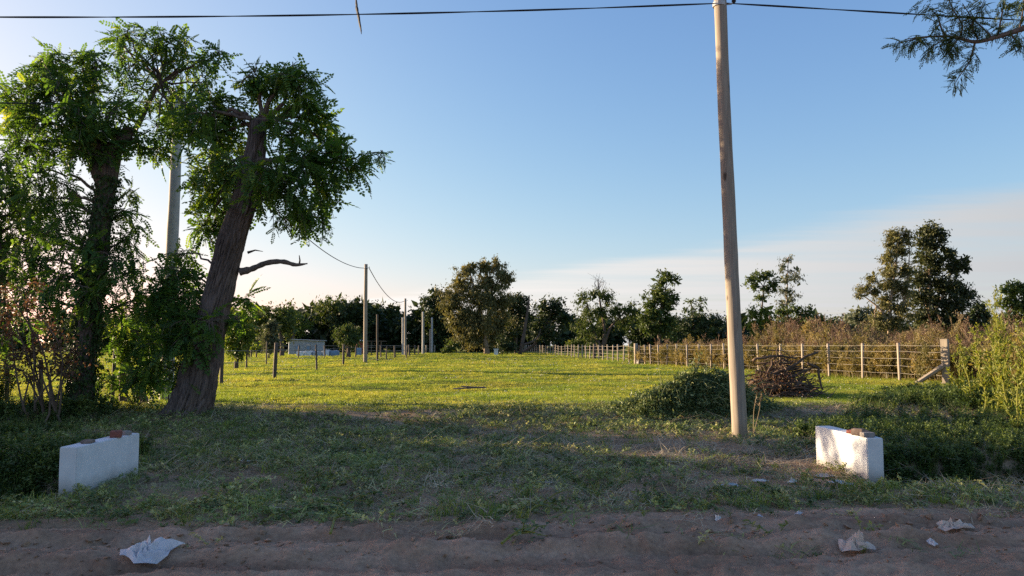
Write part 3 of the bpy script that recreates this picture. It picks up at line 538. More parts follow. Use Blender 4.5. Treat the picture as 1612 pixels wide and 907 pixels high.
def edge_tree():
    Y = 16.5; base = P(-30, 655, Y); base[2] = Hs(base[0], Y)
    root = thing('edge_locust_tree', 'slim locust tree at the left edge with glowing backlit leaves', 'tree', base)
    path = px_path([(-30, 665), (-22, 560), (-5, 460), (-8, 380), (-15, 300), (-5, 250)], Y); mb = MB(); mb.add(*trunk_mesh(path, np.array([.26, .2, .17, .14, .10, .05]), 28, 40, seed=11)); mb.build('trunk', M['bark'], root, True)
    mbl = MB(); mbw = MB(); mbw.add(*tube(spline(px_path([(-5, 300), (25, 330), (55, 355), (62, 375)], Y), 10), np.linspace(.05, .02, 10), 6))
    for px, py, r, dy in ((10, 250, 34, 0), (35, 275, 30, .2), (-20, 270, 40, 0), (20, 300, 40, -.2), (55, 320, 34, .1), (-15, 330, 46, 0), (25, 350, 40, .2), (50, 375, 30, 0), (0, 400, 44, 0), (30, 430, 36, .2), (-25, 460, 46, 0), (15, 490, 36, .1), (-60, 330, 60, 0), (-70, 420, 60, 0), (-40, 240, 46, .2), (-90, 280, 60, 0), (-30, 540, 40, .2)):
        c = P(px, py, Y+dy); limb(mbw, P(-8, py+25, Y), c, .035, .012); sprays(mbl, mbw, c, r*MPX(Y)*1.15, int(6+r*.24), .09, .31, np.array([.1, 0, .1]), droop=.7)
    mbw.build('branches', M['bark'], root); mbl.build('crown', M['locust'], root, kind='stuff')
def dry_bush():
    Y = 14.0; base = P(80, 668, Y); base[2] = Hs(base[0], Y)
    root = thing('withered_shrub', 'withered shrub of thin stems and reddish brown leaves below the vine-covered tree', 'shrub', base)
    st = MB(); lf = MB()
    for k in range(13):
        e = P(RNG.uniform(10, 125), RNG.uniform(455, 600), Y+RNG.uniform(-.5, .5)); b = base+np.array([RNG.normal()*.22, RNG.normal()*.15, 0]); m = (b+e)/2+np.array([RNG.normal()*.15, RNG.normal()*.1, .25])
        q = spline([b, b*.7+m*.3+RNG.normal(size=3)*.09, m, m*.4+e*.6+RNG.normal(size=3)*.1, e, e+(e-m)*.25+np.array([0, 0, -.15])], 12); st.add(*tube(q, np.linspace(.022, .004, 12), 5))
        for s in range(12):
            o = q[RNG.integers(5, 12)]; w = o+np.append(RNG.normal(size=2)*.18, RNG.uniform(-.2, .15)); st.add(*tube([o, (o+w)/2+[0, 0, .02], w], [.005, .004, .002], 3, cap=False))
            n = 13; V, F, r = scatter(*LEAF, o+(w-o)*RNG.random((n, 1))+RNG.normal(size=(n, 3))*.05, basis(unit(RNG.normal(size=(n, 3))+[0, 0, -.8]), rdir(n)), RNG.uniform(.04, .09, n)); lf.add(V, F, r)
    st.build('stems', M['stick'], root); lf.build('leaves', M['dry'], root, kind='stuff')
def sapling():
    Y = 16.2; base = P(215, 640, Y); base[2] = Hs(base[0], Y)
    root = thing('locust_sapling', 'bushy locust sapling growing between the two big trunks', 'sapling', base)
    mbl = MB(); mbw = MB()
    for px, py, r, dy in ((200, 560, 22, 0), (225, 545, 24, .2), (215, 520, 22, 0), (190, 530, 18, .1), (235, 575, 22, 0), (205, 590, 20, 0), (250, 600, 16, .2), (185, 500, 16, .2), (240, 515, 18, .3), (170, 600, 18, .1)):
        c = P(px, py, Y+dy); limb(mbw, base, c, .025, .01); sprays(mbl, mbw, c, r*MPX(Y)*1.2, int(5+r*.25), .075, .33, np.array([0, -.2, .1]), droop=.7)
    mbw.build('stems', M['bark'], root); mbl.build('leaves', M['locust'], root, kind='stuff')
leaning_tree(); vine_tree(); edge_tree(); dry_bush(); sapling()
def overhanging_tree():
    Y = 10.5; base = np.array([10.4, 11.4, Hs(10.4, 11.4)-.05])
    root = thing('overhanging_tree', 'fine-leaved tree whose branch hangs into the upper right corner', 'tree', base)
    mb = MB(); path = np.array([base, base+[-.1, 0, 2], base+[-.2, -.2, 3.6], base+[.1, -.4, 5.2], base+[.4, -.4, 7]]); mb.add(*trunk_mesh(path, np.array([.3, .24, .2, .15, .08]), 32, 50, seed=21)); mb.build('trunk', M['bark'], root, True)
    mbw = MB(); mbl = MB(); q = spline(np.concatenate([[path[2]], px_path([(1720, 10), (1612, 45), (1570, 58), (1535, 66), (1500, 58), (1460, 58), (1425, 62)], Y)]), 40); mbw.add(*tube(q, np.interp(np.arange(40), [0, 6, 12, 39], [.10, .06, .04, .005]), 7))
    tw = [[(1535, 66), (1530, 85), (1525, 100), (1510, 120), (1502, 135)], [(1490, 58), (1482, 45), (1475, 25), (1458, 8)], [(1540, 62), (1530, 40), (1540, 20), (1550, 0)], [(1570, 58), (1575, 35), (1580, 10), (1590, -20)], [(1590, 52), (1600, 65), (1612, 75)], [(1510, 60), (1515, 40), (1500, 15), (1490, -10)], [(1460, 58), (1440, 62), (1412, 68)], [(1500, 60), (1480, 66), (1462, 78)], [(1605, 45), (1610, 20), (1612, -10)], [(1510, 60), (1500, 72), (1495, 85)], [(1560, 58), (1548, 45), (1530, 28), (1515, 5)]]
    for k in range(26): b = P(RNG.uniform(1660, 1820), RNG.uniform(-180, 0), Y+RNG.uniform(-1, 1.4)); tw.append(None); limb(mbw, path[3], b, .05, .015); tw[-1] = np.array([b, b+np.abs(RNG.normal(size=3))*.3, b+np.abs(RNG.normal(size=3))*.5])
    fine = pinnate(9, 1, .3, lw=.045, ll=.17, seed=9)
    for t in tw:
        q = px_path(t, Y) if isinstance(t, list) else t; q = spline(q, 14); mbw.add(*tube(q, np.linspace(.016, .004, 14), 5))
        for p in q[2:]:
            n = 5; V, F, r = scatter(*fine, p+RNG.normal(size=(n, 3))*.035, basis(unit(RNG.normal(size=(n, 3))+[-.3, 0, -.5]), unit(RNG.normal(size=(n, 3))*.5+[0, 0, 1])), RNG.uniform(.10, .22, n)); mbl.add(V, F, r)
    mbw.build('branches', M['bark'], root); mbl.build('leaves', M['mid'], root, kind='stuff')
overhanging_tree()
# ================================================================== trees across the field
def blob_leaves(mbl, c, rad, n, ls, tm, sub=7, droop=0, fill=.35):
    """foliage as many uneven sub-clumps inside an ellipsoid"""
    rad = np.asarray(rad, float); sub = int(sub*1.7); cs = rdir(sub)*RNG.uniform(.1, 1.12, (sub, 1))*rad; sr = RNG.uniform(.2, .46, sub)
    k = RNG.choice(sub, n, p=sr**2/np.sum(sr**2)); d = rdir(n); pos = c+cs[k]+d*(sr[k]*np.abs(RNG.normal(size=n))*.85)[:, None]*rad.mean()*[1, 1, .85]
    dd = unit(d*.6+RNG.normal(size=(n, 3))*.6+[0, 0, -.2-droop]); V, F, r = scatter(*tm, pos, basis(dd, unit(d+RNG.normal(size=(n, 3))*.7)), ls*RNG.uniform(.6, 1.25, n))
    mbl.add(V, F, np.clip(r*.75+np.repeat(RNG.random(sub)[k]*.3, len(tm[0])), 0, 1))
def tree(name, label, Y, trunks, ells, m='mid', bark='bark_far', ls=.30, dens=1.0, tm=LEAF, droop=0, depth=.9, group=None, wood=True, base_px=None, sub=9, cat='tree', grow=1.1):
    """trunks: pixel polylines with widths (px); ells: pixel ellipses (cx, cy, rx, ry)"""
    bx = trunks[0][0][0] if trunks else base_px; base = np.array([XP(bx, Y), Y, 0.]); base[2] = Hs(base[0], Y)-.05
    root = thing(name, label, cat, base, group); mbw = MB(); s = MPX(Y); ends = []
    for ti, t in enumerate(trunks):
        q = np.array([P(a, b, Y) for a, b, w in t]);
        if ti == 0: q[0, 2] = base[2]
        w = np.array([w for a, b, w in t])*.5*s; sp_ = spline(np.c_[q, w], 14); mbw.add(*tube(sp_[:, :3], np.maximum(sp_[:, 3], .015), 9, lambda th, f: 1+.12*np.sin(th*3+f*9))); ends += [sp_[6, :3], sp_[10, :3], sp_[13, :3]]
    mbl = MB()
    for cx_, cy_, rx, ry, *dy in ells:
        rx, ry = rx*grow, ry*grow; c = P(cx_, cy_, Y+(dy[0] if dy else RNG.uniform(-.35, .35)*rx*s)); r = np.array([rx*s, rx*s*depth, ry*s])
        if ends and wood:
            e = min(ends, key=lambda v: np.linalg.norm(v-c)); limb(mbw, e, c, .10*min(1.6, rx*s/1.5), .03, sides=5)
            for j in range(5): limb(mbw, c, c+rdir(1)[0]*r*.8, .03, .01, sides=3, n=5)
        n = int(dens*(34 if tm is LEAF else 40)*(rx*ry*s*s)/(ls*ls))+30; blob_leaves(mbl, c, r*1.12, n, ls, tm, sub, droop); blob_leaves(mbl, c, r*.6, int(n*.07*min(1, dens)), ls*2.4, LEAF, 4)  # second call adds oversized leaves inside the crown to block light
    if mbw.n: mbw.build('trunk', M[bark], root, True)
    mbl.build('crown', M[m], root, kind='stuff'); return root
def far_wood(name, label, Y, spec, m, ls, seed):
    mb = MB(); s = MPX(Y)
    for px0, px1, top, n in spec:
        for i in range(n):
            px = px0+(px1-px0)*(i+RNG.random())/n; tp = top+RNG.normal()*5; r = RNG.uniform(15, 27); yy = Y+RNG.uniform(-12, 14)
            for py in np.arange(tp+r*.7, 552, r*.9): c = P(px+RNG.normal()*5, py, yy); q = np.array([r, r, r*.85])*MPX(yy); blob_leaves(mb, c, q, 620 if py < tp+r*1.7 else 240, ls*1.15, LEAF, 9); blob_leaves(mb, c, q*.7, 70, ls*3.5, LEAF, 5)  # few huge inner leaves added per blob so light does not pass through
    o = mb.build(name, M[m], None, kind='stuff'); return tag(o, label, 'woodland')
far_wood('woodland', 'dark dense belt of far trees behind the sheds and pole row', 150, [(-120, 60, 500, 7), (60, 260, 497, 8), (260, 400, 492, 7), (395, 470, 487, 5), (470, 600, 482, 8), (600, 700, 488, 7), (690, 790, 500, 6)], 'dark', .55, 1)
far_wood('far_woodland', 'low dark belt of far trees along the horizon on the right', 165, [(790, 1010, 500, 11), (1010, 1130, 500, 8), (1130, 1300, 503, 10), (1300, 1420, 504, 7), (1420, 1660, 500, 10), (1660, 1900, 500, 8)], 'dark', .6, 2)
tree('green_tree', 'small bright green tree just right of the leaning trunk', 42, [[(372, 575, 7), (374, 550, 5), (376, 520, 3)]], [(372, 520, 20, 22), (385, 500, 18, 18), (362, 540, 16, 20), (390, 530, 15, 20), (375, 555, 14, 12), (352, 500, 18, 22)], 'light', ls=.2)
tree('pale_trunk_tree', 'round-headed tree with a thick grey trunk left of the tin shed', 92, [[(444, 561, 8), (444, 545, 6), (441, 525, 5)]], [(425, 505, 24, 20), (445, 498, 20, 18), (405, 510, 20, 20), (452, 515, 14, 14)], 'mid', ls=.32)
tree('feathery_conifer', 'young feathery grey-green conifer left of the tin shed', 76, [[(423, 566, 3), (424, 545, 2.5), (425, 515, 1.2)]], [(425, 512, 6, 8), (424, 524, 10, 8), (425, 536, 15, 8), (424, 546, 17, 7), (430, 518, 8, 6)], 'grey_leaf', ls=.34, tm=LONG, droop=-.7, dens=1.6)
tree('feathery_conifer', 'smaller feathery young conifer close to the small bright green tree', 74, [[(392, 565, 2.5), (392, 545, 2), (392, 525, 1)]], [(392, 524, 6, 8), (392, 537, 11, 8), (392, 547, 14, 7)], 'grey_leaf', ls=.3, tm=LONG, droop=-.7, dens=1.5)
tree('weeping_tree', 'crest of a pale weeping tree rising above the dark woodland', 140, [[(528, 552, 8), (530, 520, 6), (530, 490, 4)]], [(525, 482, 22, 14), (545, 488, 20, 16), (510, 492, 16, 16), (535, 500, 26, 18)], 'mid', ls=.5, tm=LONG, droop=1.2)
tree('sunlit_tree', 'yellow-green treetop in the woodland above the tin shed', 138, [[(462, 552, 7), (462, 520, 5), (462, 500, 3)]], [(458, 500, 16, 12), (470, 512, 16, 14), (448, 515, 14, 14)], 'light', ls=.42)
tree('small_willow', 'small round willow with drooping foliage between shed and wooden pole', 78, [[(549, 565, 8), (549, 550, 6), (547, 530, 5)]], [(545, 520, 12, 11), (555, 527, 11, 12), (536, 530, 9, 14), (560, 538, 7, 10), (547, 535, 12, 10)], 'mid', ls=.26, tm=LONG, droop=1.3, dens=1.5)
tree('roadside_tree', 'dark round-crowned tree at the far end of the pole row', 140, [[(692, 553, 7), (691, 530, 6), (688, 500, 5)]], [(685, 470, 18, 16), (700, 468, 14, 14), (672, 478, 14, 14), (692, 488, 22, 16), (702, 500, 14, 18), (680, 495, 14, 10)], 'dark', ls=.42, dens=1.0)
tree('eucalyptus_tree', 'tall golden-lit eucalyptus standing in the middle at the lane end', 108, [[(766, 557, 10), (765, 540, 8), (763, 520, 7), (757, 495, 6), (748, 460, 4), (740, 430, 2)], [(764, 530, 7), (770, 500, 6), (775, 470, 4), (770, 425, 2)]],
     [(735, 425, 17, 14), (728, 448, 18, 18), (762, 420, 13, 13), (770, 445, 20, 20), (790, 432, 14, 16), (800, 442, 9, 10), (748, 462, 24, 22), (715, 470, 20, 22), (708, 488, 14, 16), (735, 495, 24, 22), (770, 480, 24, 22), (790, 478, 17, 20), (755, 515, 26, 20), (725, 518, 18, 16), (785, 510, 22, 22), (745, 535, 22, 11), (775, 532, 18, 14), (720, 505, 16, 14), (782, 415, 8, 9)], 'euca', 'bark_pale', ls=.36, tm=LONG, droop=1.0, dens=1.5, sub=10)
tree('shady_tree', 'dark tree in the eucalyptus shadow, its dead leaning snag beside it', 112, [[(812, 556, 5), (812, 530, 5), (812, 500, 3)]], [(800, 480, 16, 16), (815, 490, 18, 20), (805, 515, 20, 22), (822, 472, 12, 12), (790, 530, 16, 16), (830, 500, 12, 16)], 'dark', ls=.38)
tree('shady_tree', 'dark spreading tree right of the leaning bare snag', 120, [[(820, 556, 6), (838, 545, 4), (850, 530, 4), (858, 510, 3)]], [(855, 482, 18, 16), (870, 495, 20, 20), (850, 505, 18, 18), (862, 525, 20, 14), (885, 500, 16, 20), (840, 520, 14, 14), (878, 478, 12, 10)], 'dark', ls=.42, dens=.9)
sn = thing('dead_snag', 'leaning bare dead tree trunk broken off at the top', 'dead tree', (XP(818, 106), 106, Hs(XP(818, 106), 106)-.05)); mb = MB(); q = np.array([P(818, 560, 106), P(824, 530, 106), P(829, 500, 106), P(832, 480, 106), P(833, 465, 106)]); mb.add(*tube(spline(q, 14), np.linspace(.30, .09, 14)*RNG.uniform(.85, 1.1, 14), 8)); mb.build('trunk', M['bark_far'], sn, True)
mb = MB(); q = np.array([P(822, 543, 106), P(838, 538, 106), P(848, 528, 106), P(851, 518, 106)]); mb.add(*tube(spline(q, 10), np.linspace(.2, .05, 10), 6)); mb.build('branch', M['bark_far'], sn, True)
tree('round_bush', 'dense dark bush at the foot of the eucalyptus, right of its trunk', 104, [], [(797, 548, 11, 10), (790, 540, 10, 10), (805, 545, 9, 10)], 'dark', ls=.28, base_px=797, cat='bush')
tree('round_bush', 'grey-green bush beside the lane left of the eucalyptus trunk', 105, [], [(706, 549, 9, 7), (712, 543, 9, 9), (700, 552, 6, 4)], 'mid', ls=.26, base_px=706, cat='bush')
tree('willow_tree', 'broad loose willow with bare twigs standing out of its top', 88, [[(947, 561, 9), (940, 535, 6), (930, 510, 4), (925, 480, 3)], [(948, 552, 7), (952, 520, 5), (945, 480, 3), (941, 440, .8)], [(950, 545, 6), (962, 515, 4), (985, 490, 2)]],
     [(935, 462, 17, 11), (918, 470, 13, 12), (955, 468, 16, 14), (925, 490, 17, 16), (948, 490, 16, 14), (970, 490, 18, 14), (990, 488, 16, 14), (1005, 497, 14, 14), (915, 512, 15, 13), (935, 518, 14, 12), (980, 508, 16, 12), (930, 535, 10, 12)], 'mid', ls=.28, tm=LONG, droop=.9, dens=.75, sub=11)
mb = MB()
for k in range(14): a = P(941+RNG.normal()*3, 456, 88); mb.add(*tube([a, a+np.array([RNG.normal()*.3, 0, .8]), a+np.array([RNG.normal()*.7, 0, RNG.uniform(1, 2.0)])], [.03, .02, .008], 3))
bt = mb.build('bare_twigs', M['bark_far'], bpy.data.objects['willow_tree']); 
tree('low_bush', 'low spreading bush in front of the willow by the far fence', 92, [], [(898, 540, 8, 5), (908, 537, 9, 6), (918, 541, 8, 5)], 'mid', ls=.25, base_px=906, cat='bush')
tree('leafy_tree', 'full green tree with a tuft rising at its top, left of the wooden pole', 84, [[(1038, 562, 8), (1038, 530, 6), (1040, 495, 5), (1048, 455, 2)]], [(1052, 435, 14, 8), (1040, 446, 8, 7), (1062, 440, 7, 6), (1035, 462, 20, 14), (1022, 478, 14, 14), (1048, 480, 16, 16), (1032, 500, 20, 16), (1060, 470, 8, 10), (1018, 518, 16, 14), (1045, 520, 16, 16), (1052, 505, 10, 14)], 'mid', ls=.30, dens=1.2)
tree('sparse_tree', 'thin open treetops over the dark belt left of the wooden pole', 130, [[(1094, 556, 4), (1094, 520, 3), (1088, 480, 1.2)], [(1095, 520, 2.5), (1104, 478, 1)]], [(1086, 475, 8, 6), (1106, 474, 8, 6), (1090, 486, 9, 6), (1104, 486, 6, 5), (1078, 488, 6, 5)], 'mid', ls=.4, dens=.5, sub=6)
tree('dark_round_tree', 'dark broad tree under the thin open treetops', 128, [[(1090, 556, 5), (1090, 520, 4)]], [(1075, 508, 18, 12), (1100, 505, 20, 13), (1122, 510, 18, 12), (1095, 525, 30, 14), (1065, 528, 18, 14)], 'dark', ls=.45)
tree('umbrella_tree', 'flat-topped tree on a bare slender trunk, right of the wooden pole', 84, [[(1199, 560, 4), (1198, 520, 3), (1200, 480, 2.6), (1202, 452, 1.2)]], [(1190, 437, 13, 8), (1208, 432, 13, 8), (1218, 445, 10, 9), (1185, 450, 10, 8), (1205, 455, 12, 9), (1197, 468, 9, 6)], 'mid', ls=.30, dens=.9)
tree('slender_eucalyptus', 'tall slender sparse eucalyptus right of the flat-topped tree', 86, [[(1241, 560, 4), (1241, 520, 3), (1239, 470, 2.4), (1240, 430, 1.5), (1241, 405, .8)]], [(1240, 408, 10, 7), (1252, 430, 10, 8), (1232, 420, 8, 8), (1240, 440, 13, 10), (1236, 458, 12, 10), (1246, 470, 11, 10), (1232, 480, 11, 10), (1256, 438, 8, 6)], 'grey_leaf', 'bark_pale', ls=.30, tm=LONG, droop=.9, dens=.6, sub=10)
tree('leafy_bush_tree', 'rounded bright willow below the flat-topped tree', 82, [[(1200, 560, 5), (1200, 530, 4)]], [(1190, 495, 14, 14), (1205, 490, 13, 13), (1185, 512, 12, 14), (1210, 512, 14, 16), (1198, 528, 18, 10)], 'light', ls=.3, tm=LONG, droop=1.1, dens=1.0)
tree('leafy_bush_tree', 'brownish green spreading tree under the slender eucalyptus', 83, [[(1250, 560, 5), (1250, 525, 4), (1258, 500, 2)]], [(1232, 495, 14, 16), (1255, 490, 16, 10), (1270, 495, 13, 7), (1245, 512, 18, 14), (1225, 518, 14, 14), (1262, 512, 12, 10)], 'mid', ls=.28, dens=.8)
tree('pale_far_tree', 'hazy pale tree far behind, left of the tall eucalyptus clump', 150, [[(1358, 555, 5), (1358, 520, 4), (1358, 500, 2)]], [(1352, 492, 12, 8), (1366, 490, 10, 7), (1345, 503, 12, 8), (1365, 505, 14, 10), (1356, 520, 20, 12)], 'grey_leaf', ls=.5)
tree('clump_eucalyptus', 'tall open eucalyptus with a brown-green crown, left half of the right-hand clump', 64, [[(1401, 566, 9), (1400, 530, 6), (1402, 480, 5), (1410, 420, 3.5), (1414, 375, 1.5)], [(1402, 540, 6), (1418, 500, 5), (1428, 450, 3), (1432, 390, 1)], [(1402, 520, 4), (1388, 490, 3), (1365, 470, 2), (1352, 462, 1)]],
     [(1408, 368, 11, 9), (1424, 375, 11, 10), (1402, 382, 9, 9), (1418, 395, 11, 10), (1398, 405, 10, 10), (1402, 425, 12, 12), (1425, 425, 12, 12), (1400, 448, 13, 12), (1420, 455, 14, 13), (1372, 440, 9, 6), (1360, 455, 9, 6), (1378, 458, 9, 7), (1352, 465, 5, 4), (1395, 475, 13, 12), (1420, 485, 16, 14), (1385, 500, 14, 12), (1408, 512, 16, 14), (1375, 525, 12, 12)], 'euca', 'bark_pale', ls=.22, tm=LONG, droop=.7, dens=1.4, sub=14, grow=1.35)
tree('clump_eucalyptus', 'tall dark eucalyptus with a heavy crown, right half of the right-hand clump', 68, [[(1462, 566, 9), (1462, 530, 7), (1462, 480, 6), (1464, 420, 4), (1468, 375, 2)], [(1464, 510, 5), (1482, 470, 4), (1500, 425, 2)]],
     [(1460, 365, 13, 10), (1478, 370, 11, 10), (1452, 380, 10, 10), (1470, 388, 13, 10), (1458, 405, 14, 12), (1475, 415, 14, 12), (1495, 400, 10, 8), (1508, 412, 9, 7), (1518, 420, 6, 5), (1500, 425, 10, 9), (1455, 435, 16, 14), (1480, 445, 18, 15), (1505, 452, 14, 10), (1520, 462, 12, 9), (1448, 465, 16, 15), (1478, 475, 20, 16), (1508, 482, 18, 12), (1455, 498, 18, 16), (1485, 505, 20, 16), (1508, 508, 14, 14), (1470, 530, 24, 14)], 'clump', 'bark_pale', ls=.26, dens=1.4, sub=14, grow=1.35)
tree('dark_edge_tree', 'low dark tree between the eucalyptus clump and the right edge', 72, [[(1538, 566, 5), (1538, 530, 4), (1540, 500, 2)]], [(1540, 482, 12, 9), (1530, 495, 12, 10), (1550, 498, 13, 11), (1538, 515, 17, 13), (1520, 520, 12, 12)], 'dark', ls=.26)
tree('edge_round_tree', 'rounded olive-green treetop at the right edge', 62, [[(1596, 568, 7), (1596, 530, 6), (1596, 490, 3)]], [(1590, 458, 15, 12), (1608, 455, 15, 12), (1585, 475, 14, 12), (1604, 478, 17, 14), (1622, 470, 14, 14), (1595, 500, 20, 16), (1615, 510, 20, 20)], 'mid', ls=.24, dens=1.1)
# ================================================================== culvert walls, rubble and bricks
def culvert(label, x0, x1, y0, y1, skew, top):
    cx_, cy_ = (x0+x1)/2, (y0+y1)/2; root = thing('culvert_wall', label, 'wall', (cx_, cy_, 0))
    import bmesh
    bm = bmesh.new(); V, F = box(x0, x1, y0, y1, -.7, top); vs = [bm.verts.new(v) for v in rotz(V, skew, (cx_, cy_))]
    for f in F[0]: bm.faces.new([vs[i] for i in f])
    bmesh.ops.subdivide_edges(bm, edges=bm.edges[:], cuts=6, use_grid_fill=True); bmesh.ops.recalc_face_normals(bm, faces=bm.faces[:])
    for v in bm.verts:
        n = .006*float(fbm(np.array([v.co.x*5+v.co.z*3]), np.array([v.co.y*5+v.co.z*4]), 61)[0]); v.co += v.normal*n
        v.co.x -= cx_; v.co.y -= cy_
    bmesh.ops.bevel(bm, geom=[e for e in bm.edges if len(e.link_faces) == 2 and e.calc_face_angle() > 1.2], offset=.008, segments=2, affect='EDGES')
    me = bpy.data.meshes.new('slab'); bm.to_mesh(me); bm.free(); me.materials.append(M['wall']); o = bpy.data.objects.new('slab', me); COL.objects.link(o); o.parent = root
    return root
LW = culvert('white culvert wall with a red brick on top, at the left of the entrance', -4.56, -4.38, 7.8, 9.05, R(-1), .47)
RW = culvert('white culvert wall with sunlit side and rubble on top, right of the pole', 3.9, 4.09, 8.55, 9.85, R(2.5), .47)
def lump(name, m, label, cat, c, size, yaw=0, seed=0, group=None, rough=.18, n=7):
    """broken stone or brick: a subdivided, knocked-about block"""
    rg = np.random.default_rng(seed); V, F = box(-.5, .5, -.5, .5, 0, 1); g = 4; P_ = []; Q = []
    lin = np.linspace(-1, 1, g); 
    for ax in range(3):
        for sg in (-1, 1):
            a, b = np.meshgrid(lin, lin, indexing='ij'); q = np.zeros((g, g, 3)); q[..., ax] = sg; q[..., (ax+1) % 3] = a*sg; q[..., (ax+2) % 3] = b; k = len(P_)*g*g; P_.append(q.reshape(-1, 3))
            i, j = np.meshgrid(np.arange(g-1), np.arange(g-1), indexing='ij'); Q.append(np.stack([k+i*g+j, k+(i+1)*g+j, k+(i+1)*g+j+1, k+i*g+j+1], -1).reshape(-1, 4))
    V = np.concatenate(P_); sph = unit(V); V = V*(1-rough*1.2)+sph*rough*1.6; V = V*(1+rough*(np.stack([vn(V[:, 0]*1.7+seed*3.1+V[:, 2], V[:, 1]*1.7+7, 3+seed)]*3, -1)-.5)); V[:, 2] += 1; V = V*.5*np.array(size)
    V = rotz(V, yaw)+np.array(c); mb = MB(); mb.add(V, [np.concatenate(Q)]); return alone(mb, name, m, label, cat, c, False, group)
lump('brick', M['brick'], 'red broken brick lying on the left white wall', 'brick', (-4.43, 8.63, .472), (.115, .16, .068), .4, 1, rough=.10)
lump('stone', M['stone'], 'small grey stone beside the red brick on the left wall', 'stone', (-4.42, 8.84, .472), (.075, .10, .045), .9, 2)
lump('mortar_crumb', M['rubble'], 'brown mortar crumb near the front of the left wall top', 'rubble', (-4.46, 8.12, .472), (.10, .15, .03), .2, 5)
for i, (dx, dy, s, lb, mm) in enumerate(((-.02, .08, (.12, .10, .05), 'flat grey stone nearest the front on the right wall top', 'stone'), (-.05, .24, (.10, .12, .075), 'pointed brown rubble piece on the right wall top', 'rubble'), (.03, .30, (.09, .12, .05), 'grey-brown rubble piece in the middle of the right wall top', 'rubble'), (-.03, .42, (.11, .13, .04), 'low reddish brick fragment on the right wall top', 'brick'), (.04, .14, (.08, .08, .045), 'small brown rubble bit at the outer edge of the right wall', 'rubble'))):
    lump('rubble_piece', M[mm], lb, 'rubble', (4.0+dx, 8.56+dy, .472), s, i*.8, 10+i, 'rubble on the right culvert wall')
# dead leaves on the left wall top
# ================================================================== poles and cables
def pole(name, label, base, top, r0, r1, m, sides=18, cat='utility pole', fit=None, group=None):
    base = np.array(base, float); top = np.array(top, float); root = thing(name, label, cat, base, group); t = np.linspace(0, 1, 26)[:, None]; L = np.linalg.norm(top-base)
    path = base+(top-base)*t+np.concatenate([fbm(t*3, t*0+r0*99, 71, 2)*.01*L*.25, fbm(t*3, t*0+r0*55+5, 72, 2)*.01*L*.25, t*0], 1); path[0, 2] -= .3
    mb = MB(); mb.add(*tube(path, np.linspace(r0, r1, 26)*(1+.04*fbm(np.arange(26)*.8, np.arange(26)*0, 73)), sides, lambda th, f: 1+.025*np.sin(th*2+f*5)+.015*np.sin(th*5-f*7))); mb.build('shaft', M[m], root, True)
    if fit:
        mb = MB(); mb.add(*tube([top+[0, 0, -fit], top+[0, 0, -fit-.07]], r1*1.12, 14)); mb.build('clamp_band', M['metal'], root)
        mb = MB(); h = top+np.array([r1*1.1, 0, -fit-.03]); mb.add(*tube([h, h+[.09, -.02, 0], h+[.13, -.02, .05]], [.014, .014, .010], 6)); hko = mb.build('hook', M['metal'], root)
        mb = MB(); mb.add(*tube([h+[.13, -.02, .02], h+[.13, -.02, .05], h+[.13, -.02, .09]], [.025, .04, .02], 8)); mb.build('insulator', M['cable'], hko)
    return root
zb = Hs(3.67, 12.4); pole('wooden_utility_pole', 'pale weathered wooden pole standing right of the entrance, cut by the top edge', (3.67, 12.4, zb), (P(1132, -12, 12.4)), .122, .098, 'pole', 28, fit=.18)
b = P(262, 632, 18.8); b[2] = Hs(b[0], 18.8); pole('concrete_pole', 'pale grey concrete pole half hidden between the two big trees', b, b+np.array([.03, 0, 7.75]), .17, .11, 'concrete', 20, fit=.25)
PL = [('wooden_line_pole', 'tall wooden line pole in the field carrying the sagging wire', 575, 57, 416, 572, .16, .12, 'pole', .25),
      ('wooden_line_pole', 'second wooden line pole where the sagging wire ends, farther along the row', 638, 92, 470, 563, .16, .12, 'pole', .25),
      ('short_wooden_pole', 'short dark wooden pole right of the nearest line pole', 594, 62, 495, 571, .09, .075, 'post_dark', None),
      ('concrete_lamp_post', 'pale concrete post close behind the second wooden line pole', 634, 98, 500, 562, .15, .11, 'concrete', None),
      ('concrete_lamp_post', 'thick pale concrete post next after the second line pole', 666, 112, 491, 560, .20, .15, 'concrete', None),
      ('concrete_lamp_post', 'pale concrete post in front of the dark roadside tree', 680, 135, 500, 557, .20, .15, 'concrete', None),
      ('short_wooden_pole', 'shorter wooden post touching the post before the roadside tree', 677, 132, 518, 557, .14, .12, 'post', None),
      ('concrete_lamp_post', 'distant pale post just left of the lane bush', 697, 150, 512, 554, .17, .13, 'concrete', None),
      ('concrete_lamp_post', 'distant thin post between the roadside tree trunk and the bush', 686, 160, 521, 553, .12, .1, 'concrete', None)]
TOPS = {}
for nm, lb, px, Y, ty, by, r0, r1, mm, ft in PL:
    b = P(px, by, Y); b[2] = Hs(b[0], Y); t = P(px+ (1 if px == 575 else 0), ty, Y); pole(nm, lb, b, t, r0, r1, mm, 10, fit=ft, group='posts along the left side of the lane' if ft is None else None); TOPS[px] = t
b = P(703, 553, 152); b[2] = Hs(b[0], 152); lp = thing('street_lamp', 'small street lamp with a short arm at the lane end', 'street lamp', b); t = P(703, 515, 152)
mb = MB(); mb.add(*tube([b, t], [.13, .10], 8)); mb.build('post', M['concrete'], lp); mb = MB(); mb.add(*tube([t, t+[.5, 0, .1], t+[.95, 0, .1]], .045, 6)); mb.build('arm', M['metal'], lp)
mb = MB(); mb.add(*box(t[0]+.7, t[0]+1.3, t[1]-.15, t[1]+.15, t[2]-.22, t[2]+.09)); mb.build('lamp_head', M['sheet_white'], lp)
